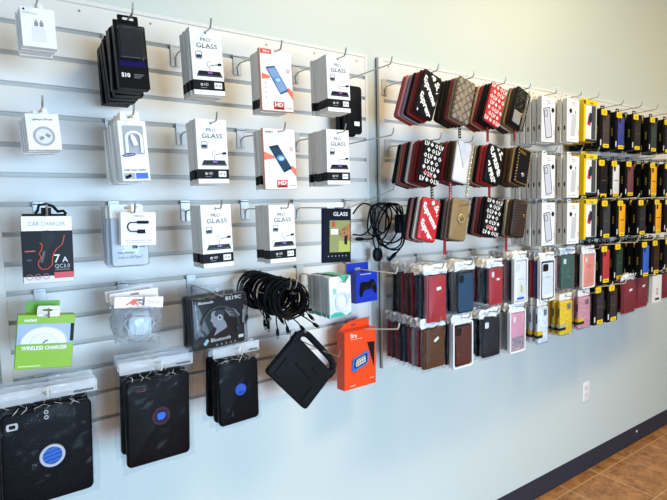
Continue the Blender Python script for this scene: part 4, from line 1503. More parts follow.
# ================================================================== RIGHT PANELS
def cpos(px, py, D, h, roll):
    a = at(px, py, D)
    return a.x + math.sin(roll) * h / 2, a.z + math.cos(roll) * h / 2


def cname(hx):
    return NAMES.get(hx, 'dark')


NAMES = {'#c8453f': 'coral red', '#d98a90': 'pink', '#a79cb4': 'lavender grey', '#15151a': 'black', '#a4242a': 'red', '#6e1d22': 'dark red',
         '#2c2a20': 'olive black', '#8f7c6c': 'taupe', '#c9a98a': 'tan', '#c3222a': 'bright red', '#d8cdb8': 'cream', '#5a4632': 'brown',
         '#dcdcdc': 'white', '#3b2a22': 'dark brown', '#8a8a8c': 'grey', '#b37f86': 'mauve', '#8f7650': 'golden', '#1b2230': 'navy',
         '#7c2028': 'wine red', '#4a2a26': 'red brown', '#5d3a22': 'brown leather', '#26303c': 'slate', '#b02a34': 'red leather',
         '#a08e92': 'greyish pink', '#1d3f8f': 'blue', '#2f6a58': 'teal green', '#c23444': 'crimson', '#23242b': 'black', '#e4877a': 'salmon', '#2a4a68': 'dark teal', '#c49aa4': 'dusty pink'}

# ---- zip pouches
PW, PH, PT = 0.090, 0.160, 0.019


def quatrefoil(c, x, z, s, y, m):
    for a in range(4):
        c.decal(circ(x + s * 0.5 * math.cos(a * math.pi / 2), z + s * 0.5 * math.sin(a * math.pi / 2), s * 0.42, 8), y - 0.00005 * a, m)


def pouch(hexc, deco=None, h=PH, w=PW, t=PT):
    r = empty('zip_pouch')
    c = MB()
    o = rrect(-w / 2, w / 2, -h, 0, 0.011)
    m = mat(hexc, 0.45, bump=0.12, scale=500)
    if deco == 'canvas':
        m = pattern_mat('canvas_weave', '#8f8375', '#5d5145', 42, rot=45, mortar=0.14)
    elif deco == 'croc':
        m = pattern_mat('embossed_brown', '#4a2e20', '#150d08', 95, rot=8, mortar=0.2)
    c.prism(o, 0.0, t, m, bev=0.0055, seg=3)
    WT = mat('#e9e7e4', 0.4)
    y = -0.0004
    if deco in ('words', 'wordsred', 'stripes'):
        word, ht, ang = ('SUPREME', 0.021, -52) if deco == 'stripes' else ('Supreme', 0.021, -44)
        for q in range(-3, 4):
            off = q * 0.042
            cx_, cz_ = off * math.sin(R(-ang)), -h / 2 + off * math.cos(R(ang))
            sh = 0.03 if q % 2 else -0.012
            c.text(word + ' ' + word + ' ' + word, cx_ + sh * math.cos(R(ang)), cz_ + sh * math.sin(R(ang)), ht, y, WT, 'C', rot=R(ang), bold=0.05, clip=(-w * 0.455, w * 0.455, -h + 0.005, -0.005))
    if deco in ('motif', 'motifred'):
        k = 0
        for j in range(7):
            for i in range(4):
                x = -w * 0.39 + i * w * 0.26 + (w * 0.13 if j % 2 else 0)
                z = -0.014 - j * (h - 0.028) / 6
                if abs(x) > w * 0.40:
                    continue
                k = (i + j) % 3
                if k == 0:
                    c.text('LV', x, z - 0.007, 0.0145, y, WT, 'C', bold=0.04)
                elif k == 1:
                    quatrefoil(c, x, z, 0.0082, y, WT)
                else:
                    dm = [(x - 0.0085, z), (x, z - 0.0085), (x + 0.0085, z), (x, z + 0.0085)]
                    c.ringp(dm, inset(dm, 0.0028), y, 0.0, WT)
        if deco == 'motif':
            c.text('Supreme', -w * 0.1, -h * 0.80, 0.010, y * 2, mat('#d83a4a', 0.4), 'C', rot=R(-20), bold=0.04, w=w * 0.5)
    if deco == 'canvas':
        c.decal(rrect(-w * 0.10, w * 0.0, -h + 0.006, -0.006), y, mat('#8b7b68', 0.5))
    c.build('body', r)
    z_ = MB()
    z_.ringp(inset(o, -0.0009), inset(o, 0.004), t * 0.42, t * 0.58, mat('#2a2624' if deco != 'canvas' else '#8d6f45', 0.4))
    z_.build('zipper', r)
    p_ = MB()
    p_.prism(rrect(w * 0.40, w * 0.40 + 0.006, -0.006, 0.006, 0.002), t * 0.45, t * 0.55, GOLD, bev=0.0006)
    p_.build('zipper_pull', r)
    return r


def strap(r, hexc, x, length, w=0.012, y=0.008, pat=False, dz=-0.02):
    b = MB()
    m = mat(hexc, 0.5)
    b.prism(rrect(x - w / 2, x + w / 2, dz - length, dz, 0.002), y, y + 0.0025, m, bev=0.0006)
    if pat:
        n = int(length / 0.010)
        for i in range(n):
            b.decal(rot2(rrect(x - w * 0.3, x + w * 0.3, dz - 0.008 - i * 0.010, dz - 0.005 - i * 0.010), R(35), (x, dz - 0.0065 - i * 0.01)), y - 0.0003, mat('#d8d2c6', 0.5))
    o = b.build('wrist_strap', r)
    return o


def deco_parts(r, deco, h, w):
    if deco == 'canvas':
        k = MB()
        k.tube([(w * 0.46 + 0.011 * math.cos(2 * math.pi * i / 20), -0.006, -h * 0.30 + 0.013 * math.sin(2 * math.pi * i / 20)) for i in range(20)], 0.0013, mat('#cfc8bb', 0.25, 0.8), 6, closed=True)
        k.build('key_ring', r)
    if deco in ('chain', 'goldchain'):
        k = MB()
        x = w * (0.22 if deco == 'chain' else 0.36)
        L = h * (1.0 if deco == 'chain' else 1.25)
        for i in range(20):
            z = 0.0 - L * i / 19
            fl = i % 2
            pts = []
            for a in range(10):
                q_ = 2 * math.pi * a / 10
                u, v_ = 0.0042 * math.cos(q_), 0.0062 * math.sin(q_)
                pts.append((x + (u if fl else 0.001 * math.sin(i)), -0.006 + (0 if fl else u), z + v_))
            k.tube(pts, 0.0012, mat('#d8bd86', 0.3, 0.8) if deco == 'goldchain' else mat('#c8bfa8', 0.3, 0.8), 5, closed=True)
        k.build('chain', r)
    if deco == 'chain':
        k = MB()
        k.prism(rot2(rrect(-w * 0.42, w * 0.10, -h * 0.94, -h * 0.62, 0.004), 0), -0.003, 0.0, mat('#8f8c84', 0.4), bev=0.001)
        k.prism(circ(w * 0.14, -h * 0.66, 0.009, 16), -0.006, -0.003, GOLD, bev=0.001)
        k.build('front_pocket', r)
        g = random.Random(5)
        k = MB()
        for i in range(70):
            x, z = g.uniform(-w * 0.42, w * 0.42), g.uniform(-h * 0.58, -h * 0.06)
            k.decal(rot2(rrect(x - 0.0014, x + 0.0014, z - 0.0014, z + 0.0014), g.uniform(0, 3), (x, z)), -0.0006, mat('#b7ad94', 0.2, 0.6))
        k.build('glitter', r)
    if deco == 'flower':
        k = MB()
        for a in range(7):
            q_ = 2 * math.pi * a / 7
            k.prism(circ(w * 0.06 + 0.010 * math.cos(q_), -h * 0.46 + 0.010 * math.sin(q_), 0.0085, 12), -0.005, 0.0, mat('#d9c98f', 0.3, 0.5), bev=0.0015)
        k.prism(circ(w * 0.06, -h * 0.46, 0.007, 14), -0.008, -0.002, GOLD, bev=0.002)
        k.build('flower_clasp', r)
    if deco == 'studs':
        k = MB()
        o = inset(rrect(-w / 2, w / 2, -h, 0, 0.011, 5), 0.006)
        n = len(o)
        per = []
        for i in range(n):
            a, b_ = Vector(o[i]), Vector(o[(i + 1) % n])
            per.append((b_ - a).length)
        T = sum(per)
        for s in range(34):
            d = T * s / 34
            i = 0
            while d > per[i]:
                d -= per[i]
                i += 1
            a, b_ = Vector(o[i]), Vector(o[(i + 1) % n])
            q_ = a + (b_ - a) * (d / max(per[i], 1e-9))
            k.prism(circ(q_.x, q_.y, 0.0028, 8), -0.003, 0.002, GOLD, bev=0.001)
        k.prism(circ(w * 0.05, -h * 0.72, 0.009, 18), -0.003, 0.001, mat('#cfccc4', 0.25, 0.7), bev=0.001)
        k.prism(rot2(rrect(-w * 0.34, w * 0.06, -h * 0.19, -h * 0.12, 0.003), R(-8), (-w * 0.1, -h * 0.15)), -0.004, 0.001, GOLD, bev=0.001)
        k.build('gold_studs', r)
    if deco == 'croc':
        k = MB()
        k.prism(rrect(w * 0.20, w * 0.34, -h * 0.46, -h * 0.36, 0.003), -0.004, 0.0, GOLD, bev=0.001)
        k.build('clasp', r)
    if deco == 'plain_envelope':
        k = MB()
        k.prism([(-w * 0.49, -h * 0.06), (0.0, -h * 0.62), (w * 0.49, -h * 0.06), (w * 0.46, -h * 0.02), (-w * 0.46, -h * 0.02)], -0.003, 0.001, mat('#c9cbd8', 0.35), bev=0.001)
        k.build('flap', r)


POUCH = [
    # row, col, px, py, roll, colours from the front backwards, deco, front phrase, strap
    (0, 0, 429, 95, 20, ['#15151a', '#6e1d22', '#a4242a', '#15151a', '#a79cb4', '#d98a90', '#c8453f'], 'words', 'black pouch with white slanted lettering', None),
    (0, 1, 464.5, 100.5, 16, ['#8f7c6c', '#8f7c6c', '#a4242a', '#2c2a20', '#3b2a22', '#2c2a20'], 'canvas', 'beige lattice pouch with a key ring', ('#1d1a18', 0.0, 0.085, True)),
    (0, 2, 496, 105, 20, ['#c3222a', '#15151a', '#15151a', '#c3222a', '#c9a98a', '#6e1d22', '#a4242a'], 'motifred', 'red pouch with white monogram pattern', ('#a4242a', -0.03, 0.09, False)),
    (0, 3, 521, 108.5, 20, ['#15151a', '#5a4632', '#8f7650', '#d8cdb8', '#3b2a22', '#15151a'], 'chain', 'black glittery pouch with chain', ('#a4242a', -0.02, 0.08, False)),
    (1, 0, 431.8, 163, 13, ['#15151a', '#6e1d22', '#6e1d22', '#a4242a', '#dcdcdc', '#15151a', '#c8453f', '#8f7c6c', '#15151a'], 'motif', 'black pouch with white monogram pattern', ('#1d1a18', 0.02, 0.10, True)),
    (1, 1, 463.5, 162.5, 12, ['#dcdcdc', '#5a4632', '#3b2a22', '#a4242a', '#a4242a', '#15151a'], 'goldchain', 'white envelope pouch with gold chain', ('#a4242a', -0.04, 0.095, True)),
    (1, 2, 494.5, 165, 14, ['#15151a', '#c3222a', '#c3222a', '#15151a', '#d8cdb8', '#c8453f', '#15151a'], 'stripes', 'black pouch with bold white slanted letters', ('#a4242a', 0.0, 0.10, False)),
    (1, 3, 523, 166.5, 13, ['#15151a', '#8f7650', '#5a4632', '#5a4632', '#3b2a22', '#3b2a22'], 'studs', 'black pouch edged with gold studs', None),
    (2, 0, 429.5, 220, 13, ['#c3222a', '#dcdcdc', '#15151a', '#d98a90', '#15151a'], 'wordsred', 'red pouch with white slanted lettering', None),
    (2, 1, 459.6, 220, 10, ['#8f7650', '#8f7c6c', '#8a8a8c', '#15151a', '#15151a'], 'flower', 'golden pouch with flower clasp', ('#a4242a', -0.045, 0.085, False)),
    (2, 2, 493, 217.5, 13, ['#15151a', '#15151a', '#a4242a', '#b37f86', '#15151a'], 'motif', 'black pouch with monogram and pink spot', None),
    (2, 3, 519.5, 218.5, 11, ['#3b2a22', '#5a4632', '#d8cdb8', '#15151a', '#a4242a'], 'croc', 'dark brown embossed pouch with gold clasp', ('#a4242a', -0.045, 0.09, False)),
]
ROWN = ['top', 'second', 'third']
_pp = {}
for (row, col, px, py, rl, cols, deco, phrase, stp) in POUCH:
    h = PH if row == 0 else 0.152
    D = 0.245
    rs = []
    pitch = 0.0168
    t = 0.0148
    for i, hx in enumerate(cols):
        if i == 0:
            p_ = pouch(hx, deco, h, t=t)
            if deco == 'goldchain':
                deco_parts(p_, 'plain_envelope', h, PW)
            deco_parts(p_, deco, h, PW)
            rs.append(p_)
        else:
            key = (hx, h, t)
            if key not in _pp:
                _pp[key] = pouch(hx, None, h, t=t)
                rs.append(_pp[key])
            else:
                rs.append(dup(_pp[key]))
        if stp and i == 1:
            # straps belong to one pouch only: give that pouch its own tree
            x_ = stp[1]
            so = strap(rs[-1], stp[0], x_ + 0.02, stp[2], 0.014, t + 0.001, stp[3], dz=-h + 0.03)
            so.rotation_euler = (0, -R(rl), 0)
            so.location = (-0.03, 0, 0)
            _pp.pop((hx, h, t), None)
    roll = R(rl)
    x, z = cpos(px, py, D, h, roll)
    names = [phrase] + [cname(c) + ' zip pouch' for c in cols[1:]]
    place = ['leftmost', 'second', 'third', 'fourth'][col] + ' pouch stack, ' + ROWN[row] + ' row'
    hx_ = at(px, py, D).x
    stack(place, row * 3, x, z, D, rs, pitch, names, 'pouch', 'zip pouches on the right panel', roll=roll, jit=0.0025, L=0.278, hx=hx_ + 0.004)

# ---- wallets and phone cases in clear bags
WALLET_H, WALLET_W = 0.158, 0.084
_wl = {}


def bag_top(r, w, h, t, seed, white=0.9):
    """crinkled film with its hang header standing above the case"""
    bag(w + 0.022, 0.030, -h - 0.010, t + 0.004, seed, FILM, 7, 10, 0.0024, y=-0.002).build('bag', r, smooth=0)
    hd = MB()
    g = random.Random(seed)
    n = 8
    pts, fs = [], []
    for j, zz in enumerate((0.006, 0.016, 0.028, 0.040)):
        for i in range(n + 1):
            pts.append(((-0.5 + i / n) * (w + 0.020), t / 2 + g.uniform(-0.005, 0.005) * (1 + 0.5 * (j == 0)), zz + g.uniform(-0.003, 0.003)))
    for j in range(3):
        for i in range(n):
            a = j * (n + 1) + i
            fs.append((a, a + 1, a + n + 2, a + n + 1))
    hd.add(pts, fs, FILM_WHITE)
    hd.build('bag_header', r, smooth=0)


def wallet(hexc, front, seed, w=WALLET_W, h=WALLET_H, t=0.0145):
    r = empty('bagged_phone_wallet')
    c = MB()
    m = mat(hexc, 0.42, bump=0.25, scale=350)
    c.prism(rrect(-w / 2, w / 2, -h, 0, 0.006), 0.0, t, m, bev=0.004, seg=2)
    if front:
        c.decal(rrect(-w * 0.46, -w * 0.42, -h * 0.96, -h * 0.04), Yd, mat('#2a1a16', 0.5))
    c.build('wallet', r)
    if front:
        s = MB()
        s.prism(rot2(rrect(-w * 0.02, w * 0.22, -h * 0.31, -h * 0.24, 0.001), R(8 if seed % 2 else 28), (w * 0.1, -h * 0.28)), -0.0014, -0.0006, WHITE)
        s.build('price_sticker', r)
    bag_top(r, w, h, t, seed)
    return r


def cam_cut(b, w, h, m, wide=0.30, tall=0.17):
    x0, x1 = -w * 0.40, -w * 0.40 + w * wide
    o = rrect(x0, x1, -h * 0.06 - h * tall, -h * 0.06, 0.006)
    b.ringp(o, inset(o, 0.0025), -0.0018, 0.0, m)
    b.decal(inset(o, 0.002), -0.0008, mat('#dcdde0', 0.35))


def pcase(hexc, kind, seed, front=True, w=0.072, h=0.150, t=0.013, frame=False):
    r = empty('bagged_phone_case')
    c = MB()
    rim = {'rim': '#111114', 'rimframe': '#111114', 'clear_rim': '#15161a'}.get(kind)
    m = mat(hexc, 0.4, bump=0.12, scale=300)
    if kind == 'glitter':
        m = pattern_mat('navy_glitter', '#dfe6ee', '#1d2942', 260, kind='voronoi')
    c.prism(rrect(-w / 2, w / 2, -h, 0, 0.010), 0.0, t * 0.7, mat(rim, 0.4) if rim else m, bev=0.003, seg=2)
    if rim:
        c.prism(rrect(-w / 2 + 0.005, w / 2 - 0.005, -h + 0.005, -0.005, 0.008), -0.0008, 0.001, m)
    if front:
        cam_cut(c, w, h, mat(rim or hexc, 0.4), 0.27 if kind != 'clear_rim' else 0.42, 0.19)
        if kind == 'clear_rim':
            c.decal(rrect(-w * 0.2, w * 0.2, -h * 0.42, -h * 0.405), -0.0012, GREYINK)
        if kind == 'green':
            c.ringp(circ(0.0, -h * 0.45, 0.010, 20), circ(0, -h * 0.45, 0.0085, 20), -0.0004, 0.0, mat('#6f8f84', 0.35))
            c.text('Silicone', 0.004, -h * 0.66, 0.006, Yd, mat('#93ada4', 0.35), w=w * 0.3)
        if kind == 'coral':
            c.decal(rrect(-w * 0.2, w * 0.2, -h * 0.36, -h * 0.33), Yd, mat('#d2604e', 0.4))
            c.decal(rrect(-w * 0.14, w * 0.14, -h * 0.42, -h * 0.40), Yd, mat('#d2604e', 0.4))
        if kind == 'white':
            c.decal(rrect(-w * 0.02, w * 0.14, -h * 0.78, -h * 0.60), Yd, mat('#c7b577', 0.4))
            c.decal(rrect(-w * 0.36, w * 0.30, -h * 0.96, -h * 0.90), Yd, mat('#3a63c0', 0.4))
            c.decal(rrect(-w * 0.30, w * 0.30, -h * 0.455, -h * 0.448), Yd, GREYINK)
        if kind == 'pinkglitter':
            c.decal(rrect(-w * 0.46, w * 0.46, -h * 0.97, -h * 0.64, 0.006), Yd, pattern_mat('silver_glitter', '#f0e8ee', '#77606e', 240, kind='voronoi'))
    c.build('phone_case', r)
    if frame:
        k = MB()
        k.prism(rrect(-w / 2 - 0.010, w / 2 + 0.010, -h - 0.009, 0.012, 0.010), t * 0.7 + 0.0004, t, mat('#eceef0', 0.4))
        o_ = rrect(-w / 2 - 0.010, w / 2 + 0.010, -h - 0.009, 0.012, 0.010)
        k.ringp(o_, inset(o_, 0.0065), -0.001, t * 0.7, mat('#e9ecef', 0.35))
        k.build('backing_card', r)
    if front and kind == 'redcut':
        s = MB()
        s.box(w * 0.02, w * 0.24, -0.0016, -0.0006, -h * 0.33, -h * 0.27, WHITE)
        s.build('price_sticker', r)
    bag_top(r, w, h, t, seed)
    return r


def bagged(hexc, kind, seed, front, h, w):
    key = (hexc, kind, front, round(h, 3), round(w, 3))
    if key in _wl and not front:
        return dup(_wl[key])
    if kind == 'wallet':
        o = wallet(hexc, front, seed, w, h)
    else:
        o = pcase(hexc, kind, seed, front, w, h, frame=kind in ('clear_rim', 'coral', 'pinkglitter', 'rimframe', 'white'))
    if not front:
        _wl[key] = o
    return o


BAGS = [
    # row k, corners (x0, x1, y0, y1) of the front case, D, kind, colours front to back, pitch, front phrase, short
    (9, 427.5, 446, 276, 322, 0.25, 'wallet', ['#b02a34', '#1b2230', '#26303c', '#7c2028', '#4a2a26', '#7c2028', '#3b2a22', '#15151a'], 0.0255, 'bright red bagged phone wallet', 'far-left upper wallet stack'),
    (9, 457.5, 473.6, 272, 312.5, 0.25, 'rim', ['#2a4a68', '#8a8a8c', '#15151a', '#15151a', '#3b2a22'], 0.024, 'dark teal bagged phone case', 'upper stack beside red wallet'),
    (9, 489.7, 502.5, 268.5, 304.5, 0.25, 'redcut', ['#b02a34', '#1b2230', '#26303c', '#7c2028', '#15151a', '#7c2028'], 0.024, 'red bagged case with camera cutout', 'third upper bag stack'),
    (9, 515.7, 526.2, 261, 301, 0.25, 'white', ['#e8e8ea', '#1b2230', '#c49aa4', '#a08e92', '#2f6a58', '#2f6a58'], 0.024, 'white bagged phone case', 'fourth upper bag stack'),
    (9, 541.5, 553.5, 261.6, 299, 0.25, 'clear_rim', ['#e4e6ea', '#1d3f8f', '#c23444', '#15151a', '#dcdcdc', '#8a8a8c'], 0.024, 'clear black rimmed bagged phone case', 'fifth upper bag stack'),
    (9, 561.5, 574.5, 256, 288, 0.23, 'green', ['#44645c', '#c49aa4', '#e4877a', '#6e1d22', '#b37f86'], 0.024, 'grey green bagged phone case', 'sixth upper bag stack'),
    (9, 583.6, 594, 254.5, 286, 0.23, 'coral', ['#ee9683', '#15151a', '#c23444', '#e4877a', '#c23444'], 0.024, 'coral bagged phone case', 'upper stack touching black boxes'),
    (12, 424, 444.4, 329, 368, 0.25, 'wallet', ['#5d3a22', '#7c2028', '#8a8a8c', '#7c2028', '#26303c', '#15151a', '#7c2028', '#4a2a26', '#7c2028'], 0.024, 'brown bagged phone wallet with white sticker', 'far-left lower wallet stack'),
    (12, 455, 471.3, 324.7, 365, 0.25, 'rimframe', ['#5e2e24', '#dcdcdc', '#15151a', '#1b2230'], 0.024, 'red brown black rimmed bagged case', 'lower stack beside brown wallet'),
    (12, 482.5, 500, 318.5, 356.5, 0.25, 'cutout', ['#23242b', '#15151a', '#4a2a26', '#15151a', '#26303c'], 0.026, 'black bagged case with camera cutout', 'third lower bag stack'),
    (12, 511.3, 524, 313, 350, 0.25, 'pinkglitter', ['#dd9aae', '#8a8a8c', '#dcdcdc', '#15151a'], 0.026, 'pink glitter bagged phone case', 'lower stack beside white cards'),
]
sd = 60
for (k, xa, xb, ya, yb, D, kind, cols, pitch, phrase, short) in BAGS:
    ym, xm = (ya + yb) / 2, (xa + xb) / 2
    pa, pb = at(xa, ym, D), at(xb, ym, D)
    pt, pz = at(xm, ya, D), at(xm, yb, D)
    w, h = pb.x - pa.x, pt.z - pz.z
    rs = []
    for i, hx in enumerate(cols):
        sd += 1
        kd = kind if i == 0 else ('wallet' if kind in ('wallet', 'cutout') else ('glitter' if (short.startswith('third upper') and i == 2) else 'plain'))
        rs.append(bagged(hx, kd, sd, i == 0, h if i == 0 else round(h, 2), w if i == 0 else round(w, 2)))
    noun = 'bagged phone wallet' if kind in ('wallet', 'cutout') else 'bagged phone case'
    names = [phrase] + [cname(c) + ' ' + noun for c in cols[1:]]
    stack(short, k, (pa.x + pb.x) / 2, pt.z, D, rs, pitch, names, 'phone case', 'bagged phone cases and wallets', ra=0.030, jit=0.003, L=0.275)


# ---- cases on hang cards along the bottom row
def card_case(hexc, kind, front, w, h, t=0.012):
    r = empty('carded_phone_case')
    c = MB()
    if kind == 'yellow':
        m = pattern_mat('yellow_glitter', '#ffe23c', '#f0c010', 110, kind='voronoi')
    elif kind == 'pinkmarble':
        m = pattern_mat('pink_glitter', '#f0b6bc', '#d98f9a', 90, kind='voronoi')
    else:
        m = pattern_mat('pale_marble', '#d4d6da', '#eceef0', 60, kind='voronoi')
    c.prism(rrect(-w / 2, w / 2, -h, 0, 0.010), 0, t, m, bev=0.003, seg=2)
    if front:
        x0 = w * 0.02
        o = rrect(x0, x0 + w * 0.34, -h * 0.27, -h * 0.07, 0.006)
        c.ringp(o, inset(o, 0.0022), -0.0016, 0, m)
        c.decal(inset(o, 0.002), -0.0006, mat('#77787e', 0.4))
    c.build('phone_case', r)
    k = MB()
    k.prism(rrect(-w * 0.54, -w * 0.05, -h * 0.86, -h * 0.775), -0.002, t + 0.002, INK)
    k.prism(rrect(-w * 0.54, -w * 0.05, -h * 0.775, -h * 0.67), -0.002, t + 0.002, YELLOW if kind != 'yellow' else mat('#c8bd8c', 0.5))
    k.prism(rrect(-w * 0.52, -w * 0.50, -h * 0.45, -h * 0.2), t * 0.3, t * 0.7, INK)
    k.build('card_band', r)
    hd = MB()
    hd.ringp(rrect(-w * 0.5, w * 0.5, 0.003, 0.036, 0.004), rrect(-0.008, 0.008, 0.020, 0.028, 0.002), t * 0.4, t * 0.4 + 0.001, FILM_WHITE)
    hd.build('hang_tab', r)
    bl = MB()
    bl.prism(rrect(-w * 0.55, w * 0.55, -h - 0.004, 0.008, 0.008), -0.0035, t + 0.003, BLISTER, bev=0.003)
    bl.build('blister', r)
    return r


for (xa, xb, ya, yb, D, kind, n, pitch, phrase, short) in (
        (537.8, 548, 306.6, 342.5, 0.25, 'white', 4, 0.030, 'pale marbled phone case', 'white carded stack'),
        (560, 572.2, 301, 334, 0.245, 'yellow', 5, 0.028, 'yellow glittery phone case', 'yellow carded stack'),
        (578.5, 590.2, 297, 327.6, 0.225, 'pinkmarble', 4, 0.026, 'pink glittery phone case', 'pink carded stack')):
    ym, xm = (ya + yb) / 2, (xa + xb) / 2
    pa, pb = at(xa, ym, D), at(xb, ym, D)
    pt, pz = at(xm, ya, D), at(xm, yb, D)
    w, h = pb.x - pa.x, pt.z - pz.z
    rs = [card_case('', kind, True, w, h), card_case('', kind, False, w, h)]
    rs += [dup(rs[1]) for _ in range(n - 2)]
    stack(short, 12, (pa.x + pb.x) / 2, pt.z, D, rs, pitch, phrase, 'phone case', 'carded phone cases on the bottom row', ra=0.024, jit=0.002, L=0.27)


# ---- white phone case boxes
def white_case_box(w, h, t, v, front):
    r = empty('phone_case_box')
    c = MB()
    c.prism(rrect(-w / 2, w / 2, -h, 0), 0, t, mat('#ebecee', 0.4), mat('#cfcecb', 0.5), bev=0.0008)
    c.add([(-w / 2 - 0.0003, t * 0.35, -h * 0.62), (-w / 2 - 0.0003, t * 0.35, -h * 0.72), (-w / 2 - 0.0003, t * 0.65, -h * 0.72), (-w / 2 - 0.0003, t * 0.65, -h * 0.62)], [(3, 2, 1, 0)], INK)
    if front:
        c.text('BELK', w * 0.02, -h * 0.10, h * 0.04, Yd, mat('#b9b9b4', 0.4) if v == 0 else mat('#e0b49a', 0.4), w=w * 0.34)
        c.decal(rrect(-w * 0.12, w * 0.16, -h * 0.135, -h * 0.125), Yd, GREYINK)
        c.decal(circ(w * (0.33 if v == 0 else -0.2), -h * 0.27, 0.0105, 18), Yd, INK)
        for q_ in range(4):
            c.decal(rrect(w * 0.40, w * 0.45, -h * (0.72 + 0.03 * q_) - 0.003, -h * (0.72 + 0.03 * q_)), Yd, INK)
        c.decal(rrect(-w * 0.4, w * 0.3, -h * 0.95, -h * 0.93), Yd, mat('#c3c4c8', 0.4))
    c.build('carton', r)
    if front:
        k = MB()
        if v == 0:
            o = rot2(rrect(-w * 0.30, w * 0.20, -h * 0.90, -h * 0.22, 0.006), R(9), (0, -h * 0.55))
            k.ringp(o, inset(o, 0.0028), -0.0012, 0.0, mat('#20222e', 0.3))
            k.decal(inset(o, 0.002), -0.0006, mat('#c7c8d8', 0.35))
            o2 = rot2(rrect(-w * 0.24, -w * 0.02, -h * 0.42, -h * 0.27, 0.004), R(9), (0, -h * 0.55))
            k.ringp(o2, inset(o2, 0.002), -0.0014, 0.0, mat('#20222e', 0.3))
        else:
            o = rot2(rrect(-w * 0.14, w * 0.24, -h * 0.86, -h * 0.34, 0.006), R(-6), (0, -h * 0.55))
            k.decal(o, -0.0006, mat('#c4c4cc', 0.35))
            k.decal(circ(w * 0.2, -h * 0.29, 0.005, 12, 0.009), Yd, mat('#8a8c92', 0.4))
        k.build('printed_phone', r)
    tb = MB()
    tb.ringp(rrect(-0.016, 0.016, -0.001, 0.020, 0.004), rrect(-0.007, 0.007, 0.009, 0.014, 0.002), t - 0.001, t - 0.0002, WHITE)
    tb.build('hang_tab', r)
    return r


def front_rect(xa, xb, ya, yb, D):
    ym, xm = (ya + yb) / 2, (xa + xb) / 2
    pa, pb = at(xa, ym, D), at(xb, ym, D)
    pt, pz = at(xm, ya, D), at(xm, yb, D)
    return (pa.x + pb.x) / 2, pt.z, pb.x - pa.x, pt.z - pz.z


_wb = {}
for row, (ya, yb, yc, yd) in enumerate(((97.5, 139.5, 99.5, 139), (154.8, 195.5, 156, 194), (202.5, 241.8, 203, 239.5))):
    for v, (xa, xb, y0, y1, D, n) in enumerate(((540.5, 556, ya, yb, 0.25, 6), (566.5, 579.5, yc, yd, 0.25, 6))):
        x, z, w, h = front_rect(xa, xb, y0, y1, D)
        w, h = 0.096, 0.185
        if v not in _wb:
            _wb[v] = (white_case_box(w, h, 0.021, v, True), white_case_box(w, h, 0.021, v, False))
            rs = list(_wb[v])
        else:
            rs = [dup(_wb[v][0]), dup(_wb[v][1])]
        rs += [dup(_wb[v][1]) for _ in range(n - 2)]
        stack(('left' if v == 0 else 'right') + ' column white boxes, ' + ROWN[row] + ' row', row * 3, x, z, D, rs, 0.027,
              'white box picturing a phone case', 'box', 'white phone case boxes', ra=0.0115, jit=0.003, L=0.28)


# ---- yellow framed boxes with a window
def yellow_box(w, h, t, front):
    r = empty('phone_case_box')
    c = MB()
    YL = mat('#efcc12', 0.4)
    c.prism(rrect(-w / 2, w / 2, -h, 0), 0.004, t, mat('#d8dadc', 0.35), YL, bev=0.0006)
    c.box(-w / 2 - 0.0006, -w * 0.38, -0.001, t, -h, 0.0, YL)
    c.box(-w / 2, w / 2, -0.001, t, -h * 0.09, 0.004, YL)
    c.box(-w * 0.38, w / 2, -0.0008, 0.004, -h, -h * 0.95, mat('#2b2c30', 0.4))
    c.text('CASE', 0.004, -h * 0.07, h * 0.035, -0.0014, INK, w=w * 0.3)
    c.build('carton', r)
    if front:
        k = MB()
        k.box(-w * 0.34, w * 0.08, 0.0, 0.0036, -h * 0.93, -h * 0.12, mat('#ecebea', 0.4))
        k.prism(rot2(rrect(-w * 0.20, w * 0.04, -h * 0.60, -h * 0.36, 0.003), R(-12), (-w * 0.1, -h * 0.48)), -0.0008, 0.0004, mat('#b8323c', 0.35))
        k.prism(rot2(rrect(-w * 0.14, w * 0.06, -h * 0.52, -h * 0.28, 0.003), R(-12), (-w * 0.1, -h * 0.48)), -0.0012, 0.0002, mat('#27354f', 0.35))
        k.build('insert_card', r)
        p_ = MB()
        p_.prism(rrect(w * 0.12, w * 0.38, -h * 0.93, -h * 0.12, 0.003), -0.001, 0.0036, mat('#4c4d52', 0.35), bev=0.001)
        p_.prism(rrect(w * 0.40, w * 0.46, -h * 0.94, -h * 0.11, 0.001), -0.001, 0.0036, mat('#c9c7c0', 0.4))
        p_.build('phone_case', r)
    tb = MB()
    tb.ringp(rrect(-0.02, 0.02, 0.0, 0.020, 0.003), rrect(-0.007, 0.007, 0.009, 0.014, 0.002), t - 0.001, t - 0.0002, YL)
    tb.build('hang_tab', r)
    return r


yb_ = None
for row, (y0, y1) in enumerate(((101, 140.5), (155, 193), (200, 237.5))):
    D = 0.25
    x, z, w, h = front_rect(582.5, 598, y0, y1, D)
    h, w = 0.183, 0.112
    if yb_ is None:
        yb_ = (yellow_box(w, h, 0.034, True), yellow_box(w, h, 0.034, False))
        rs = list(yb_)
    else:
        rs = [dup(yb_[0]), dup(yb_[1])]
    rs.append(dup(yb_[1]))
    stack('yellow column, ' + ROWN[row] + ' row', row * 3, x, z, D, rs, 0.045, 'yellow framed phone case box', 'box', 'yellow framed phone case boxes', ra=0.0115, jit=0.002, L=0.28)

# ---- black rugged case boxes with yellow tabs
RUG = {}
YTAB = mat('#f5cf1b', 0.4)


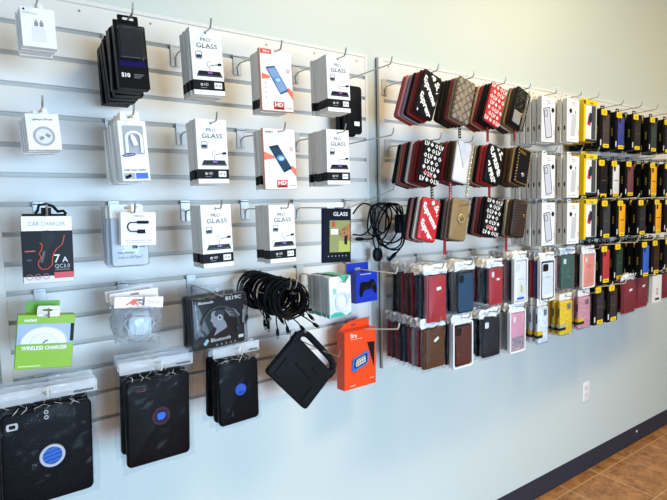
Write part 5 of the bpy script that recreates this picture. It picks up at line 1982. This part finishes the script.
def rugged(hexc, front, w=0.098, h=0.188, t=0.030):
    r = empty('rugged_case_box')
    c = MB()
    BK = mat('#111114', 0.38)
    c.prism(rrect(-w / 2, w / 2, -h, 0), 0.003, t, BK, bev=0.0008)
    # front frame round the open window
    x0, x1 = -w * 0.26, w * 0.44
    c.box(-w / 2, x0, 0.0, 0.003, -h, 0.0, BK)
    c.box(x1, w / 2, 0.0, 0.003, -h, 0.0, BK)
    c.box(x0, x1, 0.0, 0.003, -h * 0.06, 0.0, BK)
    c.box(x0, x1, 0.0, 0.003, -h, -h * 0.93, BK)
    # lettering on the side panel
    for q_ in range(6):
        z = -h * (0.42 + 0.038 * q_)
        c.add([(-w / 2 - 0.0004, t * 0.38, z), (-w / 2 - 0.0004, t * 0.38, z - h * 0.024), (-w / 2 - 0.0004, t * 0.62, z - h * 0.024), (-w / 2 - 0.0004, t * 0.62, z)], [(3, 2, 1, 0)], mat('#8f7d22', 0.5))
    c.decal(rrect(-w * 0.44, -w * 0.34, -h * 0.93, -h * 0.78, 0.002), Yd, mat('#dcdcda', 0.5))
    c.build('carton', r)
    k = MB()
    k.prism(rrect(x0 + 0.004, x1 - 0.003, -h * 0.92, -h * 0.10, 0.008), -0.002, 0.0035, mat(hexc, 0.45, bump=0.1), bev=0.002, seg=2)
    if front:
        o = rrect(x0 + 0.008, x0 + 0.026, -h * 0.28, -h * 0.14, 0.005)
        k.ringp(o, inset(o, 0.002), -0.003, -0.001, mat('#1a1a1c', 0.4))
        k.decal(inset(o, 0.002), -0.0024, mat('#3a2c20', 0.5))
        k.decal(rrect(x0 + 0.012, x1 - 0.012, -h * 0.545, -h * 0.525), -0.0026, mat('#6b5a1c' if hexc != '#f0a818' else '#3a2a08', 0.5))
    k.build('phone_case', r)
    lt = MB()
    lt.prism(rrect(-w * 0.40, w * 0.12, -h * 0.155, h * 0.0, 0.007), -0.0035, 0.0, YTAB, bev=0.0008)
    lt.ringp(circ(-w * 0.14, -h * 0.078, 0.0075, 16), circ(-w * 0.14, -h * 0.078, 0.0058, 16), -0.0040, -0.0034, mat('#7a6410', 0.5))
    lt.build('logo_tab', r)
    bl = MB()
    bl.prism(rrect(-w * 0.20, w * 0.34, -h * 0.985, -h * 0.885, 0.002), -0.0032, 0.0, YTAB, bev=0.0006)
    bl.decal(rrect(-w * 0.10, w * 0.24, -h * 0.945, -h * 0.925), -0.0037, mat('#7a6410', 0.5))
    bl.build('base_label', r)
    tb = MB()
    tb.ringp(rrect(-0.018, 0.018, 0.0, 0.022, 0.006), rrect(-0.009, 0.009, 0.008, 0.016, 0.003), t * 0.5, t * 0.5 + 0.001, BK)
    tb.build('hang_tab', r)
    return r


COLX = {7: 2.52, 8: 2.70, 9: 2.872, 10: 3.055, 11: 3.235}
# row -> column -> (front window pixel x0, x1, colour, words, yTop, yBot of the carton)
RUGGED = [
    (0, 7, 605, '#4a4140', 'dark brown', 109.5, 147.5), (0, 8, 620, '#343f94', 'blue', 112.5, 148), (0, 9, 636.5, '#33312f', 'charcoal', 114.5, 149), (0, 10, 653, '#3c4644', 'dark grey', 117.5, 150.5), (0, 11, 667, '#2c2a2c', 'black', 120, 152),
    (1, 7, 602.5, '#1d1c20', 'black', 160, 197), (1, 8, 615, '#dcdce2', 'white', 161, 196.5), (1, 9, 629.5, '#74474e', 'maroon', 161.5, 196.5), (1, 10, 653, '#f0a818', 'yellow orange', 163, 196), (1, 11, 667.5, '#2c2a2c', 'black', 164, 196),
    (2, 7, 605.5, '#3d3e44', 'charcoal', 200.5, 236), (2, 8, 621, '#f0a818', 'yellow orange', 200.5, 235), (2, 9, 641.5, '#2f2f32', 'black', 200, 231.5), (2, 10, 657.5, '#f0a818', 'golden amber', 199.5, 231), (2, 11, 668, '#2c2a2c', 'black', 199.5, 230),
    (3, 7, 605, '#b8343c', 'red', 246, 284.5), (3, 8, 618.5, '#2f3f38', 'dark green', 244, 279), (3, 9, 645, '#2f5fc8', 'bright blue', 242, 275.5), (3, 10, 655.5, '#3d2620', 'brown', 240.5, 274), (3, 11, 668, '#2c2a2c', 'black', 239, 272),
    (4, 7, 599, '#38343a', 'charcoal', 287, 321.5), (4, 8, 612.5, '#3c3236', 'dark grey', 285, 319.5),
]
RN5 = ['top', 'second', 'third', 'fourth', 'bottom']
CN = {7: 'first', 8: 'second', 9: 'third', 10: 'fourth', 11: 'rightmost'}
_rg = {}
for (row, col, px, hx, nm, ya, yb) in RUGGED:
    X = COLX[col]
    ym = (ya + yb) / 2
    d = at(px, ym, 0.0)
    D = 1.52 * (1 - X / d.x)
    D = 0.22 if row == 4 else max(0.155, min(0.25, D))
    x = at(px, ym, D).x
    z = at(px, ya, D).z
    hh = at(px, ya, D).z - at(px, yb, D).z
    rs = []
    n = 4 if D > 0.19 else 3
    for i in range(n):
        c = hx if i == 0 else '#2c2a2c'
        key = (c, i == 0)
        if key in _rg:
            rs.append(dup(_rg[key]))
        else:
            _rg[key] = rugged(c, i == 0)
            rs.append(_rg[key])
    short = CN[col] + ' rugged column, ' + RN5[row] + ' row'
    stack(short, row * 3, x, z, D, rs, 0.042, ['black box showing a ' + nm + ' phone case'] + ['black rugged phone case box'] * (n - 1),
          'box', 'black phone case boxes with yellow tabs', ra=0.012, jit=0.002, L=0.275, white=row >= 2)

# ---- wallets and a white box beyond the rugged cases, bottom row
for (xa, xb, ya, yb, D, kind, n, phrase, short) in (
        (623, 635.3, 281.6, 312.7, 0.22, 'w', 4, 'wine red bagged phone wallet', 'left far-right wallet stack'),
        (637, 647.6, 278, 307, 0.21, 'w', 3, 'wine red bagged phone wallet', 'middle far-right wallet stack'),
        (652.5, 661.5, 275.6, 302.5, 0.21, 'b', 3, 'white boxed phone case with red mark', 'lone white box stack'),
        (663.5, 673, 272.5, 297, 0.2, 'w', 3, 'wine red bagged phone wallet', 'rightmost wallet stack')):
    x, z, w, h = front_rect(xa, xb, ya, yb, D)
    if kind == 'w':
        rs = [wallet('#8a2430', True, 300 + int(xa), w, h), wallet('#7c2028' if xa < 650 else '#1b2230', False, 330 + int(xa), w, h)]
    else:
        def wb(front):
            r = empty('phone_case_box')
            c = carton(w, h, 0.02, mat('#e6e3e2', 0.4), mat('#e6e6e6', 0.45))
            if front:
                c.ringp(circ(w * 0.02, -h * 0.58, 0.012, 18, 0.02), circ(w * 0.02, -h * 0.58, 0.008, 18, 0.014), -0.0006, 0, mat('#b03040', 0.4))
                c.decal(rrect(-w * 0.2, w * 0.25, -h * 0.9, -h * 0.82), Yd, mat('#3a2c2c', 0.4))
            c.build('carton', r)
            tb = MB()
            tb.ringp(rrect(-0.016, 0.016, -0.001, 0.022, 0.004), rrect(-0.007, 0.007, 0.009, 0.014, 0.002), 0.018, 0.0188, WHITE)
            tb.build('hang_tab', r)
            return r
        rs = [wb(True), wb(False)]
    rs += [dup(rs[1]) for _ in range(n - 2)]
    stack(short, 12, x, z, D, rs, 0.032, [phrase] + ['bagged phone wallet' if kind == 'w' else 'white phone case box'] * (n - 1), 'phone case', 'far right bottom row stock', ra=0.028, jit=0.002, L=D + 0.02, white=True)

# ------------------------------------------------------------------ wall outlet
pa, pb = at(581.6, 380.5, -0.019), at(588.8, 401, -0.019)
pc = at(585.2, 391, -0.019)
r = empty('wall_outlet')
hw, hh = 0.035, 0.058
b = MB()
b.prism(rrect(-hw, hw, -hh, hh, 0.004), -0.006, -0.0002, mat('#f1f1f0', 0.3), bev=0.002, seg=2)
b.build('cover_plate', r)
b = MB()
for s_ in (-0.020, 0.020):
    b.prism(rrect(-0.0165, 0.0165, s_ - 0.0145, s_ + 0.0145, 0.007), -0.0078, -0.006, mat('#ecd9dd', 0.35), bev=0.0006)
    for sx in (-0.006, 0.006):
        b.decal(rrect(sx - 0.001, sx + 0.001, s_ - 0.001, s_ + 0.007), -0.0081, mat('#4a4446', 0.5))
    b.decal(circ(0, s_ - 0.007, 0.002, 10), -0.0081, mat('#4a4446', 0.5))
b.build('receptacle', r)
r.location = (pc.x, 0.019, pc.z)
tag(r, 'white electrical outlet low on the pale wall above the black baseboard', 'outlet')

# ------------------------------------------------------------------ light
def area(name, loc, rot, sx, sy, power, color):
    l = bpy.data.lights.new(name, 'AREA')
    l.shape = 'RECTANGLE'
    l.size, l.size_y = sx, sy
    l.energy = power
    l.color = color
    o = bpy.data.objects.new(name, l)
    o.location = loc
    o.rotation_euler = rot
    COL.objects.link(o)
    return o


# storefront window behind the camera, its daylight falling on the lower left of the display wall
w_ = area('storefront_daylight', (1.5, -5.0, 1.15), (R(75), 0, R(13)), 2.4, 1.9, 106, (0.52, 0.76, 1.0))
w_.data.spread = R(112)
w_ = area('side_window_daylight', (-2.7, -2.6, 0.95), (R(80), 0, R(-52)), 1.6, 1.5, 15, (0.45, 0.72, 1.0))
w_.data.spread = R(120)
# fluorescent ceiling fixtures, warm
for x, y, pw, cl in ((1.8, -1.5, 53, (1.0, 0.77, 0.38)), (4.0, -1.45, 30, (1.0, 0.72, 0.25))):
    area('ceiling_fixture', (x, y, ZC - 0.04), (0, 0, 0), 1.2, 0.5, pw, cl)
wd = bpy.data.worlds.new('overcast_sky')
wd.use_nodes = True
bg = wd.node_tree.nodes['Background']
bg.inputs['Color'].default_value = (0.48, 0.68, 1.0, 1)
bg.inputs['Strength'].default_value = 0.5
SC.world = wd

for o in [o for o in bpy.data.objects if o.parent is None and 'label' in o]:
    o['label'] = {'steel slatwall hook holding the lower left': 'steel slatwall hook holding the lime green charger box',
                  'steel slatwall hook holding the left panel bottom rows': 'steel slatwall hook holding the small bags of white earphones',
                  'steel slatwall hook holding the left of cable coils': 'steel slatwall hook holding the black blister packed headsets',
                  'lime green boxed charger under the car charger, the lower left': 'lime green boxed wireless charger hanging under the car charger',
                  'bagged white earphones under an orange lettered header, the left panel bottom rows': 'bagged white earphones under an orange lettered header, foremost of its bags',
                  }.get(o['label'], o['label'])
    if ' a orange' in o['label']:
        o['label'] = o['label'].replace(' a orange', ' an orange')

# prints, stickers and the like sit on the body they belong to
BODY = ('carton', 'wallet', 'shell', 'card', 'pouch', 'phone_case', 'tablet_case', 'header_card', 'body', 'cover_plate', 'backing_card')
ON_IT = ('lettering', 'price_sticker', 'hang_hole', 'printed_emblem', 'printed_picture', 'printed_phone', 'printed_tablet', 'printed_controller', 'printed_charger',
         'printed_adapter', 'printed_cord', 'printed_mark', 'zipper_pull', 'flower_clasp', 'clasp', 'gold_studs', 'glitter', 'logo_tab', 'base_label')
kids = {}
for o in bpy.data.objects:
    if o.parent is not None and o.parent.parent is None:
        kids.setdefault(o.parent.name, []).append(o)
for lst in kids.values():
    bodies = [o for o in lst if o.name.split('.')[0] in BODY]
    bodies.sort(key=lambda o: BODY.index(o.name.split('.')[0]))
    if bodies:
        for o in lst:
            if o.name.split('.')[0] in ON_IT:
                o.parent = bodies[0]

# ------------------------------------------------------------------ camera object
cd = bpy.data.cameras.new('camera')
cd.sensor_fit = 'HORIZONTAL'
cd.sensor_width = 36.0
cd.lens = F / 667 * 36.0
cd.clip_start = 0.02
co = bpy.data.objects.new('camera', cd)
co.matrix_world = Matrix(((RT.x, UP.x, -_fw.x, CAM.x), (RT.y, UP.y, -_fw.y, CAM.y), (RT.z, UP.z, -_fw.z, CAM.z), (0, 0, 0, 1)))
COL.objects.link(co)
SC.camera = co
SC.cycles.transparent_max_bounces = 48
SC.cycles.max_bounces = 8
vs = SC.view_settings
vs.view_transform = 'Standard'
vs.look = 'None'
vs.exposure = 0.08
vs.gamma = 1.0
